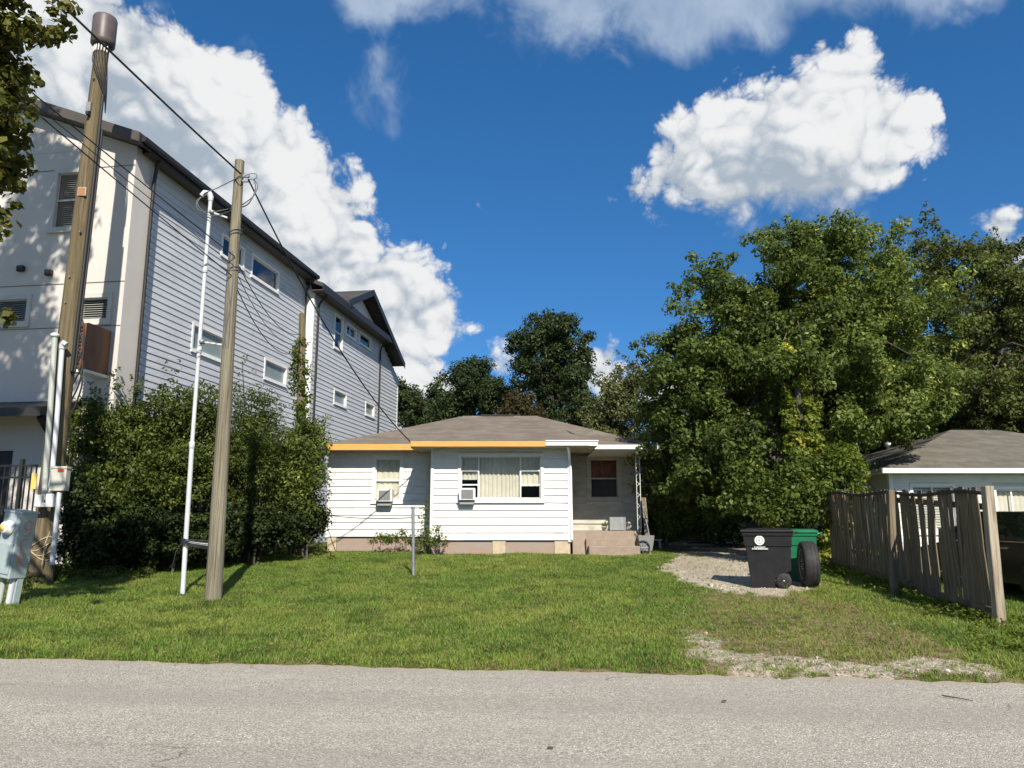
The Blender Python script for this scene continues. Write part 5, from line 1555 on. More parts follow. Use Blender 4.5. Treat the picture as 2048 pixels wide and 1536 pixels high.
def wires():
    P2t, P2b = POLE2
    Y2 = P2t.y
    top = P2t - Z3 * 0.30 + Vector((0.06, -0.1, 0))
    # heavy cable from over the road to the service pole
    far = at(158, 0, 9.6); d = (far - top)
    far2 = top + d * 7.0 + Z3 * 1.0
    o = MB().tube(sag(top, far2, 0.9, 60), 0.017, 6).build('overhead_cable', M['cable'], None, loc=top)
    tag(o, 'thick black overhead cable reaching the top of the service pole from the road', 'cable')
    # service drop to the bungalow
    e = at(838, 899, 21.5)
    o = MB().tube(sag(top + Vector((.14, 0, -.1)), e, 0.55), 0.016, 6).build('service_cable', M['cable'], None, loc=e)
    tag(o, 'black service cable drooping from the service pole to the bungalow eave', 'cable')
    # communication lines: road side -> front of the service pole -> vine-covered pole
    vp = VINE_TOP
    labs = ['upper thin black line crossing the tall pole towards the vine-covered pole', 'middle thin black line crossing the tall pole towards the vine-covered pole', 'lower thin black line crossing the tall pole towards the vine-covered pole']
    for k, (l0, m, e) in enumerate((((83, 158), (468, 512), 0.0), ((72, 168), (466, 530), -0.25), ((58, 170), (462, 550), -0.5))):
        a = at(*l0, 9.2); b = at(*m, Y2 - 0.14)
        a2 = b + (a - b) * 6.0
        pts = sag(a2, b, 0.5, 40) + sag(b, vp + Vector((0, 0, e)), 0.45 + 0.1 * k, 20)[1:]
        o = MB().tube(pts, 0.010 if k != 1 else 0.007, 5).build('overhead_line', M['cable'], None, loc=b)
        tag(o, labs[k], 'line')
    # thin line along the wing of the bungalow
    p = POST_TOP
    o = MB().tube(sag((at(652, 1030, 21.9).x, 21.9, at(652, 1030, 21.9).z), p - Z3 * 0.22, 0.05, 14), 0.011, 5).build('slack_wire', M['cable_grey'], None, loc=p - Z3 * 0.22)
    tag(o, 'thin slack wire strung from the bungalow wing to the steel post', 'wire')

def steel_post():
    g = on_ground(827, 1153)
    t = at(826, 1014, g.y)
    th = thing('steel_post', 'thin galvanised steel post standing alone in the lawn', 'post', g)
    MB().tube([(g.x, g.y, g.z - 0.1), (t.x, g.y, t.z)], 0.034, 12).build('pipe', M['galv'], th)
    MB().lathe((t.x, g.y, t.z), [(0.036, -0.03), (0.038, 0.0), (0.03, 0.012)], n=12).build('cap', M['galv'], th)
    return Vector((t.x, g.y, t.z))
POST_TOP = steel_post()

def meter_pedestal():
    g = on_ground(8, 1212)
    t = thing('meter_pedestal', 'leaning grey electric meter pedestal with orange spray-paint marks', 'meter', g)
    t.rotation_euler = (0, R(7), R(-20))
    def put(mb, name, mat, par=t, b=0.0, lab=None):
        o = bpy.data.objects.new(name, mb.mesh(name)); COL.objects.link(o); o.data.materials.append(M[mat]); o.parent = par
        if b: bevel(o, b, 2)
        if lab: o['label'] = lab
        return o
    H = 1.50
    bx = put(MB().box((-0.22, -0.14, 0.45), (0.16, 0.16, H)), 'cabinet', 'utility_grey', b=0.015)
    put(MB().box((-0.235, -0.155, H - 0.02), (0.175, 0.175, H + 0.02)), 'lid', 'utility_grey', b=0.01)
    put(MB().box((-0.19, -0.158, 0.52), (0.13, -0.139, 1.0)), 'door', 'utility_grey', b=0.006)
    m = MB(); m.lathe((-0.04, -0.14, 1.24), [(0.115, 0), (0.115, 0.03), (0.10, 0.035), (0.095, 0.10), (0.07, 0.125), (0.02, 0.13)], axis=(0, -1, 0), n=22)
    mt = put(m, 'meter', 'print_white')
    m = MB(); m.lathe((-0.04, -0.262, 1.24), [(0.055, 0), (0.055, 0.012)], axis=(0, -1, 0), n=18); put(m, 'dial', 'yellow', mt)
    put(MB().tube([(-0.12, 0.0, -0.15), (-0.12, 0.0, 0.46)], 0.045, 10), 'leg', 'pvc_old')
    put(MB().tube([(0.08, 0.0, -0.15), (0.08, 0.0, 0.46)], 0.045, 10), 'leg', 'pvc')
    put(MB().box((0.02, 0.03, -0.1), (0.15, 0.13, 0.46)), 'leg', 'utility_grey')
    # orange marks sprayed on the side that faces the lawn
    def stroke(pts, w=0.028, name='paint_mark'):
        put(MB().tube([(0.1605, y, z) for y, z in pts], w / 2, 6), name, 'orange_paint').scale = (1, 1, 1)
    arc = lambda cy, cz, r, a0, a1: [(cy + r * math.cos(R(a)), cz + r * 1.25 * math.sin(R(a))) for a in np.linspace(a0, a1, 14)]
    stroke(arc(0.02, 1.30, 0.06, 40, 330), 0.014); stroke([(0.08, 1.36), (0.085, 1.20), (0.05, 1.13), (-0.03, 1.14)], 0.014)
    stroke(arc(0.02, 1.0, 0.07, 60, 320), 0.014)
    stroke([(-0.04, 0.85), (-0.04, 0.62)], 0.016); stroke([(-0.04, 0.72), (0.06, 0.84)], 0.016); stroke([(-0.02, 0.74), (0.07, 0.62)], 0.016)
meter_pedestal()

def vine_pole():
    Y = 24.5
    tp = at(604, 628, Y); bx = at(597, 1080, Y).x; bz = gz(bx, Y)
    t = thing('vine_covered_pole', 'old wooden pole wrapped in ivy standing between hedge and bungalow', 'pole', (bx, Y, bz))
    pole_mesh((bx, Y, bz - 0.1), tp, 0.16, 0.11, 12).build('shaft', M['pole_wood'], t)
    cl = []
    for i in range(90):
        f = (i + rng.random()) / 90
        z = bz + 0.2 + f * (at(600, 690, Y).z - bz)
        r_ = 0.36 * (1 - f) ** 0.6 + 0.20
        a = rng.uniform(0, 6.28)
        cx = bx + (tp.x - bx) * f
        cl.append((cx + 0.6 * r_ * math.cos(a), Y + 0.6 * r_ * math.sin(a), z, 0.20 + 0.10 * (1 - f)))
    foliage('ivy', cl, 85, 0.085, L_VINE, t, 21, width=0.8, tint_bias=0.15)
    return Vector((tp.x, Y, at(600, 668, Y).z))
VINE_TOP = vine_pole()
wires()

# ------------------------------------------------------------------ picket fence
def picket_fence():
    a = on_ground(2000, 1250); b = on_ground(1664, 1133)
    ta, tb = at(1974, 980, a.y), at(1668, 984, b.y)
    D = (b - a); D.z = 0; L = D.length; D.normalize()
    side = Vector((-D.y, D.x, 0))                        # towards the lawn
    if side.x > 0: side = -side
    t = thing('picket_fence', 'leaning weathered grey picket fence with gaps between its boards', 'fence', a)
    def top(s): return ta.z + (tb.z - ta.z) * s / L + 0.03 * math.sin(2.3 * s)
    def base(s): p = a + D * s; return gz(p.x, p.y)
    def pos(s): return Vector((a.x + D.x * s, a.y + D.y * s, 0))
    # four picket shapes shared by all boards
    shapes = []
    for k in range(5):
        r = random.Random(50 + k); w = (0.135, 0.125, 0.14, 0.13, 0.12)[k]; mb = MB(); H = 1.0
        vs = []
        for j in range(5):
            z = H * j / 4; bow = 0.012 * math.sin(math.pi * j / 4) * r.uniform(-1, 1); tw = 0.012 * r.uniform(-1, 1)
            ww = w * (1 if j < 4 else 0.8)
            vs += [(-ww / 2, bow + tw, z), (ww / 2, bow - tw, z), (ww / 2, bow - tw + 0.016, z), (-ww / 2, bow + tw + 0.016, z)]
        fs = [(3, 2, 1, 0), (16, 17, 18, 19)]
        for j in range(4):
            for i in range(4):
                fs.append((j * 4 + i, j * 4 + (i + 1) % 4, j * 4 + 4 + (i + 1) % 4, j * 4 + 4 + i))
        mb.add(vs, fs); me = mb.mesh('picket'); me.materials.append(M['picket']); shapes.append(me)
    ang = math.atan2(D.y, D.x)
    s, i = 0.22, 0
    def pxs(s):
        p = pos(s); c = p.y * math.cos(PITCH) - 0.3 * math.sin(PITCH); return 1024 + FPX * p.x / c
    while s < L - 0.05:
        if not 1869 < pxs(s) < 1893:
            o = bpy.data.objects.new('picket', shapes[rng.randrange(5)]); COL.objects.link(o); o.parent = t
            z0 = base(s) + 0.16 + rng.uniform(-.02, .02); z1 = top(s) + rng.uniform(-.025, .03)
            p = pos(s) + side * -0.01
            o.location = Vector((p.x, p.y, z0)) - t.location
            o.rotation_euler = (rng.uniform(-.02, .02), rng.gauss(0, 0.018), ang + rng.uniform(-.05, .05))
            o.scale = (1, 1, z1 - z0)
        s += 0.142 + (rng.uniform(0.01, 0.04) if rng.random() < 0.13 else rng.uniform(-.012, -.002)); i += 1
    # one half-length board left hanging in the gap
    o = bpy.data.objects.new('picket', shapes[2]); COL.objects.link(o); o.parent = t
    sg = min((abs(pxs(k / 50) - 1886), k / 50) for k in range(int(L * 50)))[1]
    p = pos(sg); o.location = Vector((p.x, p.y, base(sg) + 0.16)) - t.location; o.rotation_euler = (0, 0.02, ang); o.scale = (1, 1, 1.02)
    # rails behind the boards and along the foot
    for hgt in (0.45, 1.55):
        for s0, s1 in ((0.1, 2.7), (2.7, L)):
            q0, q1 = pos(s0) - side * 0.06, pos(s1) - side * 0.06
            q0.z, q1.z = base(s0) + hgt, base(s1) + hgt
            MB().bar(q0, q1, 0.05, 0.09).build('rail', M['picket'], t)
    q0, q1 = pos(0.05) + side * 0.03, pos(L) + side * 0.03
    q0.z, q1.z = top(0) - 0.02, top(L) - 0.02
    n = 14
    for k in range(n):
        s0, s1 = L * k / n, L * (k + 1) / n
        c0, c1 = pos(s0) + side * 0.035, pos(s1) + side * 0.035; c0.z, c1.z = top(s0) - 0.045, top(s1) - 0.045
        MB().bar(c0, c1, 0.03, 0.05).build('top_rail', M['picket_dark'], t)
    for s0, s1 in ((0.0, 2.7), (2.75, L)):
        q0, q1 = pos(s0) + side * 0.03, pos(s1) + side * 0.03
        q0.z, q1.z = base(s0) + 0.14, base(s1) + 0.12
        MB().bar(q0, q1, 0.03, 0.14).build('kick_board', M['picket'], t)
    # posts
    def post(px0, py0, px1, py1, w, mat, Y=None):
        g = on_ground(px0, py0); tp = at(px1, py1, g.y if Y is None else Y)
        o = MB().obox(Vector((g.x - w / 2, g.y - w / 2, g.z - 0.15)), Vector((w, 0, 0)), Vector((0, w, 0)), Vector((tp.x - g.x, tp.y - g.y, tp.z - g.z + 0.15))).build('post', M[mat], t)
        return bevel(o, 0.006)
    post(2000, 1256, 1974, 972, 0.118, 'post_wood')
    post(1788, 1192, 1781, 980, 0.10, 'picket')
    post(1661, 1120, 1660, 985, 0.09, 'picket')
    return a, b
M['picket_dark'] = wood_mat('picket_dark', (0.04, 0.034, 0.028), (0.075, 0.066, 0.055), (0.05, 0.045, 0.035), 2, 12)
FENCE = picket_fence()

# ------------------------------------------------------------------ neighbour's house on the right
def right_house():
    X, Yd = Vector((1, 0, 0)), Vector((0, -1, 0))
    YF, YW = 20.5, 21.05
    xl = at(1766, 940, YF).x; xw = at(1778, 960, YW).x; xr = 24.0
    z1, z0 = at(1900, 937, YF).z, at(1900, 946, YF).z
    h = thing('white_house', 'low white house with grey hip roof behind the picket fence', 'house', (xw + 4, YW + 4, 0.75))
    zb = 0.8; zt = z0 + 0.02
    A = lambda px: at(px, 1000, YW).x - xw
    zz = lambda py: at(1950, py, YW).z
    wins = [(A(1826), A(1908), zz(1062), zz(972)), (A(1992), A(2130), zz(1050), zz(978))]
    pad = [(a - .07, b + .07, c - .06, d + .06) for a, b, c, d in wins]
    lap_wall(h, (xw, YW), X, Yd, 14.0, zb, zt, 0.20, M['white_paint'], pad, 0.02)
    w = MB(); holed_wall(w, (xw, YW), X, Yd, 14.0, zb - 0.2, zt, wins)
    w.box((xw, YW + .13, zb - .2), (xw + .1, 30, zt)); w.box((xw, 30, zb - .2), (xw + 14, 30.1, zt)); w.box((xw + .2, YW + 1.4, zb), (xw + 14, YW + 1.5, zt))
    w.build('wall', M['old_white'], h)
    MB().box((xw - 0.015, YW - 0.03, zb - .1), (xw + 0.09, YW + .1, zt)).build('corner_board', M['trim_white'], h)
    window(h, (xw, YW), X, Yd, *wins[0], 0.07, 'trim_white', 0.035, True, muntin=((wins[0][0] + wins[0][1]) / 2,), blind=(0.07, 0.05))
    window(h, (xw, YW), X, Yd, *wins[1], 0.07, 'trim_white', 0.035, True, muntin=(wins[1][0] + 0.45,))
    curtain(h, (xw + wins[1][0], YW + .15, 0), (xw + wins[1][1], YW + .15, 0), wins[1][2], wins[1][3], 0.02, 14, 'curtain', seed=8)
    # side gas pipe / wire running down the left wall
    MB().tube([(xw - 0.03, YW + 1.2, zt - 0.1), (xw - 0.05, YW + 0.7, zt - 0.5), (xw - 0.04, YW + .6, zb)], 0.015, 6).build('wall_pipe', M['galv'], h)
    # roof
    rz = at(1930, 860, 25.2).z; rx0, rx1 = at(1902, 860, 25.2).x, at(1990, 862, 25.2).x
    FL, FR = Vector((xl, YF, z1)), Vector((rx1 + (rx0 - xl), YF, z1))
    BL, BR = Vector((xl, 30.4, z1)), Vector((FR.x, 30.4, z1))
    r0, r1 = Vector((rx0, 25.2, rz)), Vector((rx1, 25.2, rz))
    d = MB(); d.add([FL, FR, BR, BL, r0, r1], [(0, 1, 5, 4), (1, 2, 5), (2, 3, 4, 5), (3, 0, 4)])
    rf = d.build('roof', M['shingle_grey'], h)
    sh = MB(); courses(sh, FL, FR, r0, r1, 0.145); courses(sh, BL, FL, r0, r0, 0.145); courses(sh, FR, BR, r1, r1, 0.145)
    sh.build('shingle_course', M['shingle_grey'], rf, kind='stuff')
    MB().box((xl - .012, YF - 0.03, z0), (FR.x, YF - 0.004, z1 + .004)).build('fascia_board', M['trim_white'], h)
    MB().box((xl - .026, YF - 0.004, z0), (xl - .002, 30.4, z1 + .003)).build('fascia_board', M['old_white'], h)
    MB().box((xl, YF, z0 + .02), (FR.x, YW + .1, z0 + .035)).build('soffit', M['white_paint'], h)
    MB().box((xl, YW + .1, z0 + .02), (xw + .1, 30.4, z0 + .035)).build('soffit', M['white_paint'], h)
    # lower roof at the back left with a flue
    c = at(1778, 905, 26.5)
    fl = MB(); fl.lathe((c.x, 26.5, c.z - 0.35), [(0.07, 0), (0.07, 0.55), (0.12, 0.56), (0.12, 0.66), (0.05, 0.72)], n=14)
    fo = fl.build('flue_pipe', M['steel'], h)
    g = MB().hexa([(xl - 2.2, 25.6, z1 - 0.05), (xl + 0.8, 25.6, z1 - .05), (xl + 1.6, 30, z1 + .9), (xl - 2.2, 30, z1 + .9), (xl - 2.2, 25.6, z1 + .02), (xl + .8, 25.6, z1 + .02), (xl + 1.6, 30, z1 + .98), (xl - 2.2, 30, z1 + .98)]).build('back_roof', M['shingle_dark'], h)
    MB().box((xl - 2.0, 26.0, .8), (xl + .5, 29.8, z1 - .05)).build('back_wall', M['old_white'], h)
    return h
right_house()

# ------------------------------------------------------------------ parked car
def parked_car():
    x0, y0 = 8.02, 11.35
    zg = gz(8.9, 12.2)
    W, Ln = 1.76, 4.6
    t = thing('parked_car', 'dark green-black parked car half hidden behind the picket fence', 'car', (x0 + W / 2, y0 + Ln / 2, zg))
    # outline of the body from the side (distance from tail, height)
    low = [(0.0, 0.42), (0.05, 0.30), (0.35, 0.24), (4.25, 0.24), (4.55, 0.34), (4.6, 0.55), (4.5, 0.72), (3.4, 0.90), (1.0, 0.95), (0.12, 0.92), (0.0, 0.75)]
    mb = MB(); secs = [(0.0, 0.90), (0.10, 1.0), (W - 0.10, 1.0), (W, 0.90)]
    vs = []
    for xx, k in secs:
        for (l, z) in low:
            zc = 0.6 + (z - 0.6) * (k if z > 0.6 else 1.0); vs.append((x0 + xx, y0 + (Ln / 2 + (l - Ln / 2) * (0.985 if k < 1 else 1.0)), zg + zc))
    n = len(low); fs = [tuple(range(n))[::-1], tuple(range(3 * n, 4 * n))]
    for s in range(3):
        for i in range(n):
            fs.append((s * n + i, s * n + (i + 1) % n, (s + 1) * n + (i + 1) % n, (s + 1) * n + i))
    fs = [f[::-1] for f in fs]
    mb.add(vs, fs); body = bevel(mb.build('body', M['truck_paint'], t), 0.03, 2)
    cab = [(0.55, 0.93), (1.15, 1.36), (2.35, 1.40), (3.45, 0.91)]
    g = MB(); inn = 0.20
    vs = [(x0 + (0.06 if z < 1.1 else inn), y0 + l, zg + z) for l, z in cab] + [(x0 + W - (0.06 if z < 1.1 else inn), y0 + l, zg + z) for l, z in cab]
    g.add(vs, [(3, 2, 1, 0), (4, 5, 6, 7), (0, 1, 5, 4), (2, 3, 7, 6)]); g.build('window_glass', M['dark_glass'], t)
    rf = MB(); rf.obox(Vector((x0 + inn - .01, y0 + 1.12, zg + 1.365)), Vector((W - 2 * inn + .02, 0, 0)), Vector((0, 1.26, 0.03)), Vector((0, 0, 0.03))); bevel(rf.build('roof', M['truck_paint'], t), 0.012, 2)
    for l0, z0, l1, z1 in ((0.55, .93, 1.15, 1.38), (2.0, .92, 2.0, 1.40), (3.45, .91, 2.35, 1.41)):
        for xs, xi in ((x0 + .055, x0 + inn - .008), (x0 + W - .055, x0 + W - inn + .008)):
            MB().bar((xs, y0 + l0, zg + z0), (xi, y0 + l1, zg + z1), 0.06, 0.06).build('pillar', M['truck_paint'], t)
    for l in (1.35, 2.45):
        dh = bevel(MB().box((x0 - 0.025, y0 + l, zg + 0.80), (x0 + 0.01, y0 + l + 0.2, zg + 0.835)).build('door_handle', M['chrome'], t), 0.008)
    MB().box((x0 - 0.006, y0 + 0.5, zg + 0.915), (x0 + 0.03, y0 + 3.2, zg + 0.93)).build('window_trim', M['chrome'], t)
    for l in (0.85, 3.75):
        for xs, sg in ((x0 - 0.012, 1), (x0 + W + 0.012, -1)):
            wh = MB(); wh.lathe((xs, y0 + l, zg + 0.315), [(0.20, 0.0), (0.30, 0.01), (0.325, 0.03), (0.325, 0.19), (0.30, 0.21)], axis=(sg, 0, 0), n=28)
            w = wh.build('wheel', M['rubber'], t)
            r = MB(); r.lathe((xs - 0.004 * sg, y0 + l, zg + 0.315), [(0.05, 0.0), (0.19, 0.012), (0.20, 0.03)], axis=(sg, 0, 0), n=24); r.build('rim', M['steel'], w)
    for xs in (x0 + 0.05, x0 + W - 0.3):
        MB().box((xs, y0 - 0.02, zg + 0.66), (xs + 0.25, y0 + 0.03, zg + 0.80)).build('tail_lamp', M['tail_red'], t)
    bevel(MB().box((x0 + .03, y0 - 0.05, zg + 0.32), (x0 + W - .03, y0 + .08, zg + 0.52)).build('bumper', M['truck_paint'], t), 0.02, 2)
    bevel(MB().box((x0 - .16, y0 + 3.0, zg + 0.93), (x0 - .01, y0 + 3.12, zg + 1.05)).build('side_mirror', M['truck_paint'], t), 0.02)
parked_car()

# ------------------------------------------------------------------ wheelie bins and the loose wheel
def bin_thing(label, px0, px1, pyb, pyt, mat, seal):
    g = on_ground((px0 + px1) / 2, pyb)
    Y = g.y
    xl, xr = at(px0, pyb - 60, Y).x, at(px1, pyb - 60, Y).x
    W = xr - xl; H = at(px0, pyt, Y).z - g.z
    D = 0.60
    t = thing('wheelie_bin', label, 'trash bin', (g.x, Y + D / 2, g.z))
    zb, zt = g.z, g.z + H
    def ring(f, k=0.0):
        """outline at height fraction f: front edge is to the left"""
        a = xl + 0.05 * W + 0.11 * W * (1 - f); b = xr - 0.07 * W - 0.04 * W * (1 - f)
        y0, y1 = Y + 0.05 * (1 - f), Y + D - 0.05 * (1 - f)
        return [(a - k, y0 - k), (b + k, y0 - k), (b + k, y1 + k), (a - k, y1 + k)]
    mb = MB(); vs, fs = [], []
    levels = [(0.0, 0), (0.16, 0), (0.30, 0), (0.68, 0.0), (0.70, 0.016), (0.86, 0.018), (0.87, 0.035), (0.925, 0.035)]
    for f, k in levels:
        r = ring(f, k)
        if f < 0.25:                                           # notch for the wheels at the back
            b = r[1][0] - 0.30 * W
            r = [r[0], (b, r[1][1]), (b, r[2][1]), r[3]]
        vs += [(x, y, zb + f * H) for x, y in r]
    n = len(levels)
    for j in range(n - 1):
        for i in range(4): fs.append((j * 4 + i, j * 4 + (i + 1) % 4, j * 4 + 4 + (i + 1) % 4, j * 4 + 4 + i))
    fs += [(3, 2, 1, 0), tuple(range((n - 1) * 4, n * 4))]
    mb.add(vs, fs); bevel(mb.build('body', M[mat], t), 0.022, 3)
    r = ring(1.0, 0.05); zl = zb + 0.925 * H
    c = [((p[0]), (p[1])) for p in r]
    lid = MB(); vs = [(x, y, zl) for x, y in c] + [(x, y, zl + 0.045) for x, y in c]
    mid = [((c[0][0] * (1 - u) + c[1][0] * u), (c[0][1] * (1 - v) + c[3][1] * v), zl + 0.075) for u, v in ((.15, .2), (.9, .2), (.9, .8), (.15, .8))]
    lid.add(vs + mid, [(3, 2, 1, 0), (0, 1, 5, 4), (1, 2, 6, 5), (2, 3, 7, 6), (3, 0, 4, 7), (4, 5, 9, 8), (5, 6, 10, 9), (6, 7, 11, 10), (7, 4, 8, 11), (8, 9, 10, 11)])
    bevel(lid.build('lid', M[mat], t), 0.012, 2)
    hx = c[1][0]
    MB().tube([(hx - .02, Y + .10, zl - .02), (hx + .06, Y + .10, zl + .0), (hx + .06, Y + D - .10, zl + .0), (hx - .02, Y + D - .10, zl - .02)], 0.018, 8).build('handle', M[mat], t)
    # wheels
    wx = ring(0.1)[1][0] - 0.14 * W; wr = 0.135
    for yy, sg in ((Y - 0.005, 1), (Y + D + 0.005, -1)):
        w = MB(); w.lathe((wx, yy, zb + wr), [(0.05, 0.0), (0.10, 0.0), (0.125, 0.008), (wr, 0.02), (wr, 0.06), (0.11, 0.07)], axis=(0, sg, 0), n=22)
        wo = w.build('wheel', M['rubber'], t)
        hb = MB(); hb.lathe((wx, yy - 0.012 * sg, zb + wr), [(0.014, 0.0), (0.018, 0.006), (0.018, 0.02)], axis=(0, sg, 0), n=10); hb.build('hub', M['steel'], wo)
        for k in range(6):
            a = k * math.pi / 3
            MB().bar((wx + .03 * math.cos(a), yy - .004 * sg, zb + wr + .03 * math.sin(a)), (wx + .095 * math.cos(a), yy - .004 * sg, zb + wr + .095 * math.sin(a)), 0.016, 0.012, up=(0, 1, 0)).build('spoke', M['rubber'], wo)
    MB().tube([(wx, Y + .06, zb + wr), (wx, Y + D - .06, zb + wr)], 0.012, 8).build('axle', M['steel'], t)
    # moulded seam on the side
    MB().box((xl + .14 * W, Y + 0.012, zb + 0.665 * H), (xr - .12 * W, Y + 0.03, zb + 0.677 * H)).build('rib', M[mat], t)
    if seal:
        cc = at(1530.5, 1081, Y); cx, cz = cc.x, cc.z; ys = Y - 0.021
        def disc(r0, r1, yy, mt, nm, n=32):
            m = MB(); vs = []
            for k in range(n):
                a = 2 * math.pi * k / n
                vs += [(cx + r0 * math.cos(a), yy, cz + r0 * math.sin(a)), (cx + r1 * math.cos(a), yy, cz + r1 * math.sin(a))]
            m.add(vs, [(2 * k, 2 * k + 1, (2 * k + 3) % (2 * n), (2 * k + 2) % (2 * n)) for k in range(n)]); return m.build(nm, M[mt], t)
        disc(0.058, 0.085, ys, 'print_white', 'seal_ring'); disc(0.0, 0.050, ys, 'print_white', 'seal_disc')
        st = MB(); pts = [(cx + (0.030 if k % 2 == 0 else 0.012) * math.sin(k * math.pi / 5), ys - 0.001, cz + (0.030 if k % 2 == 0 else 0.012) * math.cos(k * math.pi / 5)) for k in range(10)]
        st.add(pts + [(cx, ys - 0.001, cz)], [(k, (k + 1) % 10, 10) for k in range(10)]); st.build('seal_star', M['grey_plastic'], t)
        for row, (w0, w1, dz, hh) in enumerate(((-0.10, 0.09, -0.118, 0.016), (-0.135, 0.135, -0.148, 0.024))):
            lt = MB(); x = w0; r_ = random.Random(row)
            while x < w1:
                w_ = r_.uniform(0.007, 0.014)
                lt.add([(cx + x, ys, cz + dz - hh / 2), (cx + x + w_, ys, cz + dz - hh / 2), (cx + x + w_, ys, cz + dz + hh / 2), (cx + x, ys, cz + dz + hh / 2)], [(0, 1, 2, 3)])
                x += w_ + r_.choice((0.003, 0.003, 0.004, 0.009))
            lt.build('printed_line', M['print_white'], t)
    t.rotation_euler.z = -math.atan2(g.x, Y)
    SHADE_KEEP.append((xl + .1, xr - .1, Y, Y + D))
    return t
bin_thing('black wheelie bin with a round white printed seal on the gravel', 1496, 1600, 1177, 1056, 'black_plastic', True)
bin_thing('green wheelie bin standing behind the black bin and loose wheel', 1570, 1648, 1166, 1058, 'green_plastic', False)

def loose_wheel():
    g = on_ground(1622, 1174); Rr = 0.41
    c = Vector((g.x, g.y + 0.05, g.z + Rr - 0.01)); ax = Vector((1, -0.165, 0)).normalized()
    t = thing('car_wheel', 'worn black tyre on a pale rim standing upright beside the bins', 'wheel', g)
    m = MB(); m.lathe(c, [(0.25, -0.11), (0.33, -0.14), (0.39, -0.125), (0.41, -0.09), (0.412, 0.0), (0.41, 0.09), (0.39, 0.125), (0.33, 0.14), (0.25, 0.11)], axis=ax, n=44)
    ty = m.build('tyre', M['rubber'], t)
    for off in (-0.07, 0.0, 0.07):
        gr = MB(); gr.lathe(c + ax * off, [(0.4135, -0.006), (0.4135, 0.006)], axis=ax, n=44); gr.build('tread_groove', M['dark_trim'], ty)
    r = MB(); r.lathe(c, [(0.06, -0.09), (0.16, -0.105), (0.24, -0.09), (0.262, -0.118), (0.262, 0.11), (0.1, 0.08)], axis=ax, n=32); rm = r.build('rim', M['ac_white'], t)
    for k in range(5):
        a = k * 2 * math.pi / 5; u = ax.cross(Z3).normalized()
        q = c - ax * 0.105 + (u * math.cos(a) + Z3 * math.sin(a)) * 0.08
        b = MB(); b.lathe(q, [(0.014, -0.012), (0.014, 0.006)], axis=ax, n=8); b.build('wheel_nut', M['chrome'], rm)
loose_wheel()

# ------------------------------------------------------------------ trees, hedge, weeds
def lobe(px, py, rx, rz, Y, ry):
    c = at(px, py, Y); k = (Y * math.cos(PITCH) + (c.z - EYE) * math.sin(PITCH)) / FPX
    return (c.x, Y, c.z, rx * k, ry, rz * k)

